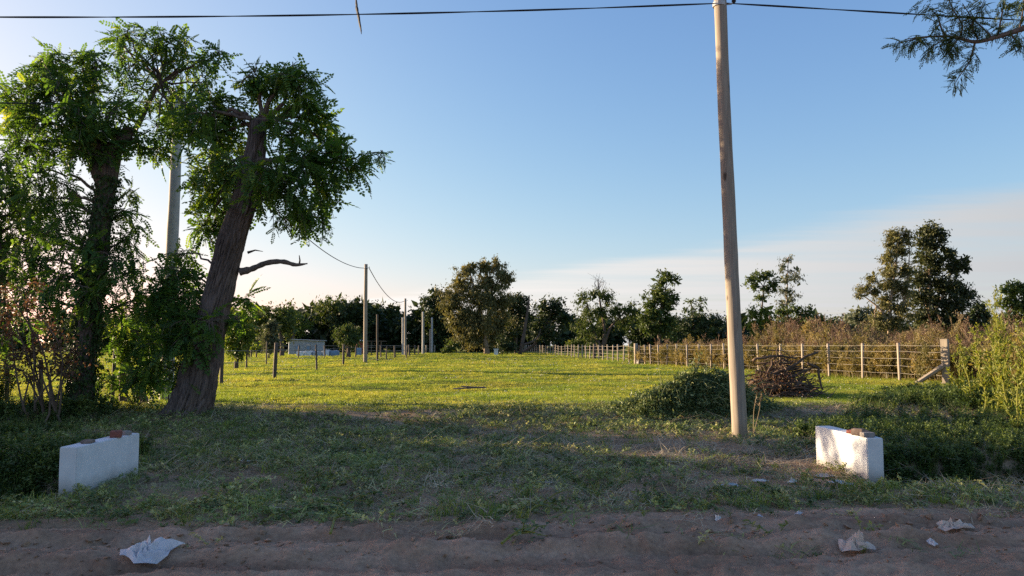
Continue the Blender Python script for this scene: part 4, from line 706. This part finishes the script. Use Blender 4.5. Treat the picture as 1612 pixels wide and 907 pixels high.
def cable(name, label, pts, r, n=80, twin=True, cat='cable'):
    q = spline(pts, n); mb = MB()
    if twin:
        for ph in (0, math.pi):
            a = np.linspace(0, 60, n*4)+ph; qq = spline(pts, n*4); mb.add(*tube(qq+np.stack([0*a, np.cos(a), np.sin(a)], -1)*r*.9, r, 5))
    else: mb.add(*tube(q, r, 5))
    return alone(mb, name, M['cable'], label, cat, pts[0])
hk = P(1140, 5, 12.38)
def sag(a, b, s, n=9): t = np.linspace(0, 1, n)[:, None]; return np.asarray(a)+(np.asarray(b)-np.asarray(a))*t-np.array([0, 0, 1])*s*4*t*(1-t)
LE = P(0, 27, 11.6); d = (LE-hk); far = hk+d*3.2; far[2] = hk[2]+.1; far[1] = hk[1]+(LE[1]-hk[1])*3.2
t = 1/3.2; s_ = (hk[2]+.1*t-LE[2])/(4*t*(1-t)); cable('overhead_cable', 'twisted black cable crossing the sky left of the wooden pole', sag(hk, far, s_, 15), .0085, 160)
rt = P(1612, 30, 13.0); far2 = hk+(rt-hk)*6; far2[2] = hk[2]; t = 1/6; s_ = (hk[2]-rt[2])/(4*t*(1-t)); cable('overhead_cable', 'twisted black cable sloping down right of the wooden pole', sag(hk, far2, max(s_, .05), 15), .0085, 160)
c0 = np.array(ROOT['concrete_pole'])+np.array([.03, 0, 7.5])
cable('line_wire', 'thin wire sagging from the concrete pole to the tall line pole', sag(c0+[.1, 0, 0], TOPS[575]+[.15, 0, -.3], 1.15), .022, 60, False, 'wire')
cable('line_wire', 'thin wire sagging between the first and second wooden line poles', sag(TOPS[575]+[.25, 0, -.3], TOPS[638]+[-.1, 0, -.3], 1.0), .03, 60, False, 'wire')
lft = P(0, 152, 13.5); cable('line_wire', 'thin wire leaving the concrete pole towards the left edge', sag(c0+[-.1, 0, 0], c0+(lft-c0)*2.0, .12), .014, 40, False, 'wire')
# dark ragged strip caught on the cable
t_ = (P(563, 19, 11.9)[0]-hk[0])/(far[0]-hk[0]); at = hk+(far-hk)*t_; at[2] = P(563, 19, at[1])[2]; Ys = at[1]
mb = MB(); q = px_path([(560, -10), (561, 5), (562, 15), (564, 24), (566, 36), (568, 46), (569, 54)], Ys-.02); w = np.array([.010, .026, .034, .030, .022, .020, .004]); qq = spline(np.c_[q, w], 26)
mb.add(*tube(qq[:, :3], qq[:, 3]*RNG.uniform(.75, 1.2, 26), 6, lambda th, f: .55+.5*np.abs(np.cos(th)))); alone(mb, 'hanging_strip', M['cable'], 'dark ragged strip hanging over the cable in the upper middle', 'strip', q[3])

# ================================================================== fences
def lerp_line(px, A, B):
    """where the sight line of pixel column px meets the straight line A-B"""
    k = (px-806)/FPX; t = (A[0]-k*A[1])/((A[0]-B[0])-k*(A[1]-B[1])); return np.array(A)+(np.array(B)-np.array(A))*t
def post_mesh(x, y, h, w, square=False, lean=(0, 0)):
    z = Hs(x, y); b = np.array([x, y, z-.3]); t = np.array([x+lean[0], y+lean[1], z+h]); n = 5; f = np.linspace(0, 1, n)[:, None]
    return tube(b+(t-b)*f, np.full(n, w/2)*RNG.uniform(.93, 1.07, n), 4 if square else 7)
def fence(name, label, pts, heights, widths, wires, mats, base, square=None, wr=.006, braces=()):
    root = thing(name, label, 'fence', base)
    for (x, y), h, w, m, sq in zip(pts, heights, widths, mats, square or [False]*len(pts)):
        mb = MB(); mb.add(*post_mesh(x, y, h, w, sq, RNG.normal(size=2)*.03*h)); mb.build('post', M[m], root, not sq)
    for a, b, r in braces:
        mb = MB(); mb.add(*tube([a, b], [r, r*.9], 7)); mb.build('brace', M['post'], root)
    for hz in wires:
        q = []
        for i in range(len(pts)-1):
            (x0, y0), (x1, y1) = pts[i], pts[i+1]; z0 = Hs(x0, y0)+hz; z1 = Hs(x1, y1)+hz
            for t in (0, .25, .5, .75): q.append([x0+(x1-x0)*t, y0+(y1-y0)*t-.05, z0+(z1-z0)*t-.03*4*t*(1-t)*RNG.uniform(.2, 1)])
        q.append([pts[-1][0], pts[-1][1]-.05, Hs(*pts[-1])+hz]); mb = MB(); mb.add(*tube(np.array(q), wr, 4, cap=False)); mb.build('wire', M['wire'], root)
    return root
A, B, C = (14.6, 25.8), (8.7, 54.0), (2.6, 142.0)
pxs = [1486, 1413, 1355, 1303, 1262, 1226, 1193, 1164, 1139, 1118, 1098, 1081, 1064, 1049, 1036, 1024, 1015, 1006]
pts = [tuple(lerp_line(p, A, B)) for p in pxs]; e = pts[0]
fence('wire_fence', 'sunlit wood-post wire fence on the right, in front of the dry weeds', pts, [1.52]+[1.38]*17, [.30]+[.115]*17, (.28, .55, .82, 1.08, 1.30), ['post']*17+['post_dark'], (*e, Hs(*e)), [True]+[False]*17, .0050,
      [((e[0]-.12, e[1]-.05, Hs(*e)+.62), (e[0]-.95, e[1]+.15, Hs(*e)+.02), .09)])
pxs = [1000, 990, 981, 972, 964, 956, 949, 942, 935, 928, 922, 916, 910, 904, 899, 894, 889, 884, 879, 874, 870, 866, 862, 858, 854, 850, 847, 844, 841, 838, 835, 832, 829, 827, 825, 823]
pts = [tuple(lerp_line(p, B, C)) for p in pxs]; e = pts[0]
fence('picket_fence', 'long row of slim fence posts running away along the right of the lane', pts, [1.5]+[1.34+.05*RNG.normal() for _ in pts[1:]], [.26]+[.12]*7+[.30]+[.13]*27, (.3, .6, .9, 1.2), ['post']+['post']*7+['post_dark']+['post']*27, (*e, Hs(*e)), None, .0075,
      [((e[0]+.1, e[1], Hs(*e)+1.0), (e[0]+1.3, e[1]+.3, Hs(*e)+.1), .10)])
lump('white_rock', M['stone'], 'pale rock at the foot of the braced fence post', 'rock', (e[0]+.25, e[1]-.5, Hs(e[0]+.2, e[1]-.5)-.03), (.5, .4, .42), .3, 33, rough=.4)
LPX = [(350, 607, 26, 1.25, .13, 'post_dark'), (433, 597, 30.5, 1.42, .15, 'post_dark'), (500, 582, 41, 1.38, .11, 'post_dark'), (541, 575, 50, 1.38, .15, 'post_dark'), (608, 567, 70, 1.2, .12, 'post_dark'), (622, 565, 78, 1.3, .2, 'post_dark'), (645, 563, 88, 1.3, .2, 'post_dark'), (653, 561, 98, 1.3, .2, 'post_dark'), (659, 560, 106, 1.3, .2, 'post_dark'), (671, 558, 120, 1.3, .22, 'post'), (684, 557, 135, 1.3, .22, 'post')]
pts = [(XP(p, Y), Y) for p, by, Y, h, w, m in LPX]; e = pts[0]
fence('lane_fence', 'dark wooden post fence along the left of the lane under the line poles', pts, [q[3] for q in LPX], [q[4] for q in LPX], (.35, .75, 1.15), [q[5] for q in LPX], (*e, Hs(*e)), None, .006)
LPX = [(372, 46, 1.3), (389, 42, 1.7), (401, 60, 1.2), (420, 52, 1.6), (459, 76, 1.2), (512, 78, 1.25), (560, 82, 1.2)]
for p, Y, h in LPX[1:4:2]:
    x = XP(p, Y); mb = MB(); mb.add(*post_mesh(x, Y, h, .10)); alone(mb, 'field_stake', M['post_dark'], 'thin dark stake in the field left of the thick fence post' if p == 420 else 'thin dark stake near the small bright green tree', 'stake', (x, Y, Hs(x, Y)))
q = [(XP(p, 80), 80.0) for p in (300, 335, 370, 396, 404, 436, 470, 512, 560, 600, 640)]
fence('cross_fence', 'low fence crossing the far field in front of the sheds', q, [1.35]*len(q), [.16]*len(q), (1.3, .8), ['post_dark']*len(q), (*q[0], Hs(*q[0])), None, .018)
q = [(XP(p, 17.6), 17.6) for p in (-90, 15, 70, 180, 243, 268)]
fence('street_fence', 'thin dark stakes and wire behind the big trees at the left', q, [1.2, 1.15, 1.0, 1.25, 1.3, 1.25], [.07, .09, .10, .08, .03, .03], (.4, .8, 1.15), ['post_dark']*6, (*q[0], Hs(*q[0])), None, .004)
x = XP(197, 18.2); st = thing('corner_post', 'thick old wooden corner post with slanted brace between the big trees', 'post', (x, 18.2, Hs(x, 18.2))); mb = MB(); mb.add(*post_mesh(x, 18.2, 1.25, .2)); mb.build('post', M['bark'], st); mb = MB(); mb.add(*tube([(x+.08, 18.2, 1.0), (x+.45, 18.1, .5), (x+.62, 18.0, .15)], [.09, .09, .1], 7)); mb.build('brace', M['bark'], st)
# ================================================================== sheds and odds across the field
def shed(name, label, Y, px0, px1, top, roofm, wallm, depth, bot=557):
    x0, x1 = XP(px0, Y), XP(px1, Y); z0 = Hs((x0+x1)/2, Y)-.05; zt = P(px0, top, Y)[2]; root = thing(name, label, 'shed', ((x0+x1)/2, Y, z0)); n = max(6, int((x1-x0)/.16)); xs = np.linspace(x0, x1, n*2+1)
    mb = MB(); yy = Y+.03*np.cos(np.arange(len(xs))*np.pi); V = np.concatenate([np.stack([xs, yy, 0*xs+z0], -1), np.stack([xs, yy, 0*xs+zt-.15], -1)]); k = len(xs); i = np.arange(k-1); mb.add(V, [np.stack([i, i+1, k+i+1, k+i], -1)]); mb.add(*box(x0, x1, Y+.05, Y+depth, z0, zt-.18)); mb.build('wall', M[wallm], root)
    mb = MB(); mb.add(*box(x0-.25, x1+.25, Y-.3, Y+depth+.2, 0, .07)); V = mb.V[0]; V[:, 2] += np.where(V[:, 0] > (x0+x1)/2, zt-.22, zt-.05); mb.build('roof', M[roofm], root); return root, x0, x1, z0, zt
r, x0, x1, z0, zt = shed('tin_shed', 'blue-grey corrugated tin shed in front of the dark woodland', 104, 454, 500, 534, 'tin', 'tin', 4)
for a in (.25, .62):
    mb = MB(); mb.add(*box(x0+(x1-x0)*a, x0+(x1-x0)*(a+.13), 103.86, 103.98, z0+.6, z0+1.3 if a < .5 else z0+.62+.9)); wd = mb.build('window', M['concrete'], r); mb = MB(); mb.add(*box(x0+(x1-x0)*(a+.015), x0+(x1-x0)*(a+.115), 103.82, 103.855, z0+.68, z0+1.22)); mb.build('pane', M['blue'], wd)
r, x0, x1, z0, zt = shed('brick_shed', 'small red-brown shed with a pale roof left of the line pole', 100, 561, 573, 535, 'sheet_white', 'red_wall', 3)
mb = MB(); mb.add(*box(XP(574, 99), XP(603, 99), 98, 102, zt-.22, zt-.14)); 
for p in (586, 601): mb.add(*box(XP(p, 99), XP(p, 99)+.12, 98.1, 98.22, z0, zt-.225))
mb.build('lean_to', M['post_dark'], r)
x0 = XP(560, 92); x1 = XP(569, 92); zz0 = Hs(x0, 92); mb = MB(); th = np.arange(0, 1.01, .25); mb.add(*tube([((x0+x1)/2, 92, zz0+z) for z in (0, .05, .3, .9, .98)], np.array([.9, 1, 1, 1, .85])*(x1-x0)/2, 16, lambda a, f: 1/np.maximum(np.abs(np.cos(a)), np.abs(np.sin(a)))**.7)); alone(mb, 'water_tank', M['blue'], 'small blue plastic tank in front of the red-brown shed', 'tank', ((x0+x1)/2, 92, zz0))
for i, (a, b, h, mm, lb) in enumerate(((468, 480, .55, 'sheet_white', 'leftmost white sheet-wrapped stack in front of the tin shed'), (481, 492, .65, 'sheet_white', 'second white wrapped stack from the left by the tin shed'), (493, 508, .6, 'tin', 'greyish wrapped stack in the middle of the white row'), (509, 520, .75, 'sheet_white', 'tallest white wrapped stack in the row'), (521, 533, .7, 'blue', 'bluish wrapped stack at the right end of the white row'))):
    x0, x1 = XP(a, 88), XP(b, 88); lump('wrapped_stack', M[mm], lb, 'stack', ((x0+x1)/2, 88, Hs(x0, 88)), (x1-x0, .9, h), 0, 50+i, 'wrapped stacks by the tin shed', .22)
x = XP(781, 96); mb = MB(); mb.add(*box(x-.25, x+.25, 95.8, 96.2, Hs(x, 96), Hs(x, 96)+.75)); mb.add(*box(x-.32, x+.32, 95.73, 96.27, Hs(x, 96)+.752, Hs(x, 96)+.85)); alone(mb, 'marker_block', M['sheet_white'], 'small white marker block on the grass right of the eucalyptus', 'marker', (x, 96, Hs(x, 96)))
x = XP(738, 23.5); mb = MB()
for i, (dx, L, w, zr) in enumerate(((0, .95, .17, .02), (.15, .75, .12, .05))):
    V, F = box(-L/2, L/2, -w/2, w/2, zr, zr+.035); V[:, 2] += V[:, 0]*.05*(1-2*i); mb.add(rotz(V, .08-.2*i)+np.array([x+dx, 23.5, Hs(x, 23.5)+.06]), F)
alone(mb, 'broken_board', M['board'], 'two weathered boards lying on the sunlit grass in the middle', 'board', (x, 23.5, Hs(x, 23.5)))
# ================================================================== heaps
def heap():
    c = np.array([3.7, 15.6, 0.]); c[2] = Hs(c[0], c[1]); root = thing('weed_heap', 'big heap of cut green weeds piled behind the wooden pole', 'heap', c); mbl = MB(); mbs = MB()
    def surf(a, r):
        R_ = 1.34+.3*np.sin(a*2+1)+.16*np.sin(a*5); return np.stack([np.cos(a)*R_*r*1.03, np.sin(a)*R_*r*.62, .66*(1-r**1.4)*(1+.3*np.sin(a*3+r*4))*(1-.2*np.cos(a-2.4))+.06*np.sin(a*7+r*11)*(1-r)], -1)
    n = 26; aa, rr = np.meshgrid(np.linspace(0, 2*np.pi, 40, endpoint=False), np.linspace(0, 1, n)); V = surf(aa.ravel(), rr.ravel())*[.94, .94, .86]; i = np.arange(n-1)[:, None]*40; j = np.arange(40)[None]
    mbs.add(V+c, [np.stack([i+j, i+40+j, i+40+(j+1) % 40, i+(j+1) % 40], -1).reshape(-1, 4)], .0)
    for k in range(1500):
        a = RNG.random()*6.283; r = math.sqrt(RNG.random())*1.03; p = surf(np.array([a]), np.array([r]))[0]; d = unit(np.array([math.cos(a), math.sin(a)*.8, -.35])*RNG.uniform(.2, 1)+RNG.normal(size=3)*.55); L = RNG.uniform(.15, .55)*(1.6 if k % 9 == 0 else 1)
        q = np.array([p-d*L*.4, p+[0, 0, .04], p+d*L*.6+np.array([0, 0, .05-L*.2])])+c; mbs.add(*tube(q, [.006, .005, .002], 3, cap=False), rnd=.2+.8*random.random()**2)
        m = 15; t = RNG.random((m, 1)); pos = q[0]+(q[2]-q[0])*t+RNG.normal(size=(m, 3))*.03+[0, 0, .03]; V, F, r_ = scatter(*LEAF, pos, basis(unit(d+RNG.normal(size=(m, 3))*.8), unit(RNG.normal(size=(m, 3))*.6+[0, 0, 1])), RNG.uniform(.035, .085, m)); mbl.add(V, F, r_)
    for k in range(70):
        a = RNG.random()*6.283; r = math.sqrt(RNG.random())*.95; p = surf(np.array([a]), np.array([r]))[0]+c; d = unit(np.array([math.cos(a)*1.2, math.sin(a), RNG.uniform(-.3, .5)])+RNG.normal(size=3)*.4); L = RNG.uniform(.35, .8); mbs.add(*tube(spline([p-d*.1, p+d*L*.5+[0, 0, .07], p+d*L+[0, 0, -.05]], 8), np.linspace(.008, .003, 8), 4), rnd=1.0)
    mbs.build('stalks', M['heap'], root, kind='stuff'); mbl.build('leaves', M['heap'], root, kind='stuff')
heap()
def brush_pile():
    c = np.array([XP(1228, 20.5), 20.5, 0.]); c[2] = Hs(c[0], c[1]); root = thing('brushwood_pile', 'tangled pile of bare brown branches in front of the wire fence', 'brushwood', c)
    def stick(pts, r, name, n=9):
        q = spline(np.array(pts), n); q = q+RNG.normal(size=q.shape)*.02; mb = MB(); mb.add(*tube(q, np.linspace(r, r*.45, n), 6)); return mb
    big = [((-.9, 0, .25), (.1, -.3, .75), (.9, -.2, 1.15), .06), ((-.5, -.3, .2), (.3, -.3, .55), (.75, -.4, .75), .05), ((.55, -.4, .85), (.8, -.45, .7), (.88, -.5, .15), .05), ((-.8, -.2, .9), (-.2, -.3, 1.05), (.4, -.2, 1.0), .045), ((-.5, -.3, .3), (-.35, -.3, .8), (-.15, -.3, 1.25), .04), ((-.9, -.4, .15), (0, -.6, .35), (.6, -.6, .25), .055)]
    for a, b, e, r in big: stick([c+a, c+b, c+e], r, 'branch').build('branch', M['stick'], root, True)
    mb = MB()
    for k in range(620):
        p = np.array([RNG.normal()*.42, RNG.normal()*.4, 0]); hmax = 1.15*math.exp(-(p[0]/.75)**2-(p[1]/.6)**2); p[2] = RNG.uniform(.0, max(.1, hmax)); d = unit(np.array([RNG.normal(), RNG.normal()*.6, RNG.normal()*.35+.1])); L = RNG.uniform(.25, .8)
        q = np.array([p-d*L/2, p+RNG.normal(size=3)*.05, p+d*L/2]); q[:, 2] = np.maximum(q[:, 2], .0); mb.add(*tube(q+c, [.016, .012, .004], 4, cap=False))
    mb.build('twigs', M['stick'], root, kind='stuff')
    mb = MB(); n = 1500; p = np.stack([RNG.normal(size=n)*.5-.35, RNG.normal(size=n)*.4-.25, RNG.random(n)*.6], -1); V, F, r = scatter(*LEAF, p+c, basis(rdir(n), rdir(n)), RNG.uniform(.03, .07, n)); mb.add(V, F, r); mb.build('dead_leaves', M['dry'], root, kind='stuff')
brush_pile()
# ================================================================== tall weeds behind and beside the fence
def weed_plant(h, sh, seed, heads=True):
    rg = np.random.default_rng(seed); mb = MB(); top = np.array([rg.normal()*.15, rg.normal()*.15, h]); mb.add(*tube([[0, 0, 0], top*.5+[rg.normal()*.05, 0, 0], top], [.012, .009, .004], 4, cap=False), rnd=.5)
    for k in range(sh):
        f = rg.uniform(.25, .98); b = top*f; a = rg.random()*6.283; L = h*.28*(1.15-f)+.12; e = b+np.array([math.cos(a)*L*.6, math.sin(a)*L*.6, L]); mb.add(*tube([b, (b+e)/2+[math.cos(a)*.04, math.sin(a)*.04, 0], e], [.006, .005, .002], 3, cap=False), rnd=.4)
        n = 14 if heads else 16; t = rg.uniform(.35 if heads else .05, 1.05, n)[:, None]; pos = b+(e-b)*t+rg.normal(size=(n, 3))*(.022 if heads else .035); V, F, r = scatter(*(LEAF if heads else LONG), pos, basis(unit(rg.normal(size=(n, 3))*.7+unit(e-b)*(.4 if heads else 1.0)), rdir(n)), rg.uniform(.03, .065, n)*(1 if heads else 2.2)); mb.add(V, F, r)
    V = np.concatenate(mb.V); F = [np.concatenate(mb.Q), np.concatenate(mb.T)]; return V, F, np.concatenate(mb.r)
def rank_weeds():
    n = 3300; t = RNG.random(n)*1.3-.3; x = A[0]+(B[0]-A[0])*t*1.02; y = A[1]+(B[1]-A[1])*t*1.02; off = RNG.random(n)**1.3*11; nx, ny = .979, .205; x = x+nx*(off+.5); y = y+ny*(off+.5)
    h = RNG.uniform(.5, 1.12, n)*(.9+.7*fbm(x*.35, y*.35, 91, 3))*np.clip(.75+off*.05, .7, 1.1)
    pr = []
    for s in range(6): V, F, r = weed_plant(2.0, 12, 200+s); pr.append(proto('dry_weed_model', V, F, M['dock'], r))
    for s in range(3): V, F, r = weed_plant(1.7, 14, 210+s, False); pr.append(proto('dry_weed_model', V, F, M['fence_weed'], r))
    cover('dry_weeds', 'tall reddish brown dry weeds standing behind the wire fence', 'weeds', pr, x, y, h, tilt=.07)
    n = 1300; t = RNG.random(n); x = A[0]+(B[0]-A[0])*t; y = A[1]+(B[1]-A[1])*t; off = RNG.uniform(.25, 3.0, n)-.9*(RNG.random(n) < .15); x = x+nx*off; y = y+ny*off
    x2 = RNG.uniform(11.5, 24, 1000); y2 = RNG.uniform(15.5, 25, 1000); k = (x2 > .565*y2+1.2); x = np.r_[x, x2[k]]; y = np.r_[y, y2[k]]
    pr = []
    for s in range(5): V, F, r = weed_plant(1.05, 12, 220+s, False); pr.append(proto('fence_weed_model', V, F, M['fence_weed'], r))
    cover('fence_weeds', 'yellow-green leafy weeds growing through the wire fence', 'weeds', pr, x, y, RNG.uniform(.55, 1.3, len(x))*np.where(y < 25, 1.1, .9), tilt=.12)
rank_weeds()
def tall_weed(px, top, Y, label, spread=1.0):
    b = np.array([XP(px, Y), Y, 0.]); b[2] = Hs(b[0], Y)-.03; h = P(px, top, Y)[2]-b[2]; root = thing('tall_weed', label, 'weed', b, 'tall yellow-green weeds at the right edge'); st = MB(); lf = MB(); tp = b+[RNG.normal()*.08, RNG.normal()*.08, h]
    ax = spline([b, (b+tp)/2+RNG.normal(size=3)*.05, tp], 12); st.add(*tube(ax, np.linspace(.02, .004, 12), 6), rnd=.9)
    for k in range(int(26*h/2.5)):
        f = RNG.uniform(.12, .98); s = ax[int(f*11)]; a = RNG.random()*6.283; L = (h*.34*(1.1-f)+.15)*RNG.uniform(.6, 1.1)*spread; e = s+np.array([math.cos(a)*L*.42, math.sin(a)*L*.42, L*.85]); q = spline([s, (s+e)/2+np.array([math.cos(a), math.sin(a), 0])*L*.08, e], 7); st.add(*tube(q, np.linspace(.007, .002, 7), 3, cap=False), rnd=.9)
        n = int(12+L*38); t = RNG.random(n); pos = q[(t*6).astype(int)]+RNG.normal(size=(n, 3))*.018; dd = unit(RNG.normal(size=(n, 3))*.6+unit(e-s)*.9); V, F, r = scatter(*LONG, pos, basis(dd, rdir(n)), RNG.uniform(.05, .13, n)*(1.15-.4*f)); lf.add(V, F, r)
    st.build('stem', M['weed'], root); lf.build('leaves', M['weed'], root, kind='stuff')
for a in ((1578, 458, 16.5, 'tallest feathery yellow-green weed close to the right edge'), (1606, 500, 15.2, 'feathery yellow-green weed cut by the right edge'), (1548, 520, 17.5, 'slender weed just left of the tallest feathery weed'), (1592, 545, 14.2, 'shorter bushy weed in front of the tallest feathery weed'), (1526, 560, 16.2, 'low yellow-green weed right of the thick square fence post'), (1562, 560, 15.0, 'bushy weed at the foot of the tallest feathery weed, left side'), (1630, 470, 17.5, 'tall weed leaning in from beyond the right edge'), (1540, 590, 14.0, 'low bushy weed in the dark bank at the right'), (1600, 590, 12.8, 'nearest low weed at the right edge above the ditch'), (1508, 535, 18.5, 'thin upright weed close to the square fence post'), (1570, 500, 18.5, 'weed standing directly behind the tallest feathery weed')): tall_weed(*a)
# ================================================================== litter
def scrap(name, m, label, px, py, w, d, h, seed, cat='litter', yaw=0, pts=13):
    """a crumpled sheet lying on the ground where the sight line meets it"""
    Y = 8.0
    for _ in range(12): x = XP(px, Y, py); z = Hs(x, Y); p = P(px, py, 10.); k = (z-EYE)/(p[2]-EYE); Y = 10*k
    x = XP(px, Y, py); z = Hs(x, Y); rg = np.random.default_rng(seed); nr, na = 5, 15
    th = np.arange(na)/na*2*np.pi; R0 = rg.uniform(.55, 1.15, na); R0[rg.integers(na)] = 1.45; R0 = R0*.7+np.roll(R0, 1)*.15+np.roll(R0, -1)*.15
    V = [[0, 0, h*.55]]
    for i in range(1, nr+1):
        f = i/nr; fold = np.abs(np.sin(th*rg.integers(2, 5)+rg.random()*6+f*2)); zz_ = h*(.15+.85*fold*rg.uniform(.3, 1, na))*(1-.75*f)+.012*rg.random(na)+.008
        V += [[math.cos(t)*R0[j]*f*w/2*rg.uniform(.9, 1.1), math.sin(t)*R0[j]*f*d/2*rg.uniform(.9, 1.1), zz_[j]] for j, t in enumerate(th)]
    V = rotz(np.array(V), yaw)+[x, Y, 0]; V[:, 2] += H(V[:, 0], V[:, 1])+.004; T = [[0, 1+j, 1+(j+1) % na] for j in range(na)]
    for i in range(nr-1):
        for j in range(na): a_, b_, c_, d_ = 1+i*na+j, 1+i*na+(j+1) % na, 1+(i+1)*na+(j+1) % na, 1+(i+1)*na+j; T += [[a_, d_, c_], [a_, c_, b_]]
    mb = MB(); mb.add(V, [np.array(T)]); return alone(mb, name, M[m], label, cat, (x, Y, z))
SCR = [('plastic_bag', 'bag', 'large crumpled pale plastic bag on the dirt road at the left', 232, 872, .42, .40, .14, 1, .5), ('plastic_bag', 'bag_tan', 'crumpled tan plastic bag on the dirt road at the lower right', 1347, 868, .34, .24, .19, 2, 0),
       ('plastic_bag', 'bag', 'small white crumpled bag right of the tan bag', 1467, 851, .09, .09, .06, 3, 0), ('plastic_bag', 'bag_tan', 'flat cream plastic scrap farther right on the dirt road', 1500, 830, .30, .18, .09, 4, .2),
       ('cardboard_scrap', 'bag_tan', 'torn tan cardboard lying below the right white wall', 1298, 752, .30, .14, .05, 5, -.2), ('plastic_sheet', 'bag_blue', 'bluish white plastic strip below the right white wall', 1322, 764, .28, .12, .06, 6, -.5),
       ('plastic_sheet', 'bag_blue', 'flat pale bluish plastic in the grass below the wooden pole', 1150, 767, .22, .12, .05, 7, 0), ('plastic_sheet', 'bag', 'thin whitish strip lying in grass right of the bluish plastic', 1195, 760, .26, .07, .04, 8, .1),
       ('paper_scrap', 'paper', 'white torn paper standing in the grass left of the right wall', 1248, 763, .10, .08, .08, 9, .6), ('paper_scrap', 'paper', 'small whitish scrap on the dirt edge in front of the right wall', 1371, 791, .14, .10, .04, 10, 0),
       ('paper_scrap', 'paper', 'tiny pale scrap on the dirt below the bluish plastic', 1131, 822, .07, .06, .05, 11, 0), ('paper_scrap', 'paper', 'round white crumpled paper on the cut weeds in the middle', 664, 722, .07, .07, .08, 12, 0),
       ('paper_scrap', 'paper', 'flat white scrap on the cut weeds left of the round one', 575, 712, .16, .10, .03, 13, 0), ('board_scrap', 'bag_tan', 'flat greyish tan board piece lying mid entrance', 858, 762, .22, .12, .03, 14, .1),
       ('paper_scrap', 'paper', 'pale leaf-like scrap in weeds right of the left wall', 384, 728, .13, .09, .05, 15, .3), ('paper_scrap', 'paper', 'small pale scrap near the foot of the leaning trunk', 394, 699, .08, .08, .06, 16, .3),
       ('paper_scrap', 'bag_tan', 'thin pale strip on bare dirt above the road at left', 434, 803, .17, .06, .03, 17, 0), ('paper_scrap', 'bag_blue', 'tiny bluish scrap on the dirt left of the tan bag', 1196, 818, .06, .05, .04, 18, 0), ('paper_scrap', 'bag', 'tiny whitish crumple on the dirt above the tan bag', 1257, 812, .08, .06, .05, 19, .4)]
for nm, m, lb, px, py, w, d, h, sd, yw in SCR: scrap(nm, m, lb, px, py, w, d, h, sd, yaw=yw)

def ground_at(px, py):
    Y = 8.0
    for _ in range(12): x = XP(px, Y, py); z = Hs(x, Y); p = P(px, py, 10.); Y = 10*(z-EYE)/(p[2]-EYE)
    return np.array([XP(px, Y, py), Y, z])
def fallen_stem(label, pts, forks, seed):
    q = np.array([ground_at(*p) for p in pts]); q[:, 2] += .03+.05*np.sin(np.linspace(0, 3.1, len(q))); root = thing('cut_stem', label, 'plant stem', q[0]); st = MB(); lf = MB(); ax = spline(q, 16); st.add(*tube(ax, np.linspace(.011, .004, 16), 6), rnd=.8)
    for k in range(forks):
        o = ax[3+int(11*(k+.5)/forks)]; d = unit(unit(ax[-1]-ax[0])*.8+RNG.normal(size=3)*[.7, .7, .25]); e = o+d*RNG.uniform(.12, .3); e[2] = max(e[2], q[0, 2]+.01); st.add(*tube([o, (o+e)/2+[0, 0, .02], e], [.006, .005, .002], 4), rnd=.7)
        n = 12; V, F, r = scatter(*LEAF, o+(e-o)*RNG.random((n, 1))+RNG.normal(size=(n, 3))*.02, basis(unit(RNG.normal(size=(n, 3))*[1, 1, .4]), unit(RNG.normal(size=(n, 3))*.4+[0, 0, 1])), RNG.uniform(.03, .07, n)); lf.add(V, F, r)
    st.build('stalk', M['weed'], root); lf.build('leaves', M['heap'], root, kind='stuff')
fallen_stem('pale forked green stem lying at the road edge left of centre', [(520, 846), (532, 815), (545, 800), (572, 790)], 9, 1)
fallen_stem('leafy green sprig lying on the dirt road near the middle', [(790, 862), (808, 857), (826, 852), (842, 845)], 6, 2)
fallen_stem('small leafy sprig at the grass edge right of the middle sprig', [(830, 812), (855, 806), (880, 800)], 6, 3)
def stalks(label, px, py, tops):
    b = ground_at(px, py); root = thing('grass_stalk', label, 'grass', b); mb = MB()
    for tx, ty in tops: e = P(tx, ty, b[1]); mb.add(*tube(spline([b, b*.45+e*.55+RNG.normal(size=3)*.02, e], 10), np.linspace(.006, .003, 10), 4), rnd=.9); n = 14; V, F, r = scatter(*LONG, e+(b-e)*RNG.random((n, 1))*.35, basis(unit(RNG.normal(size=(n, 3))*.5+[0, 0, 1]), rdir(n)), RNG.uniform(.04, .08, n)); mb.add(V, F, r)
    mb.build('stalk', M['straw'], root)
stalks('two pale dry grass stalks at the right of the wooden pole foot', 1186, 684, [(1192, 618), (1199, 622)])
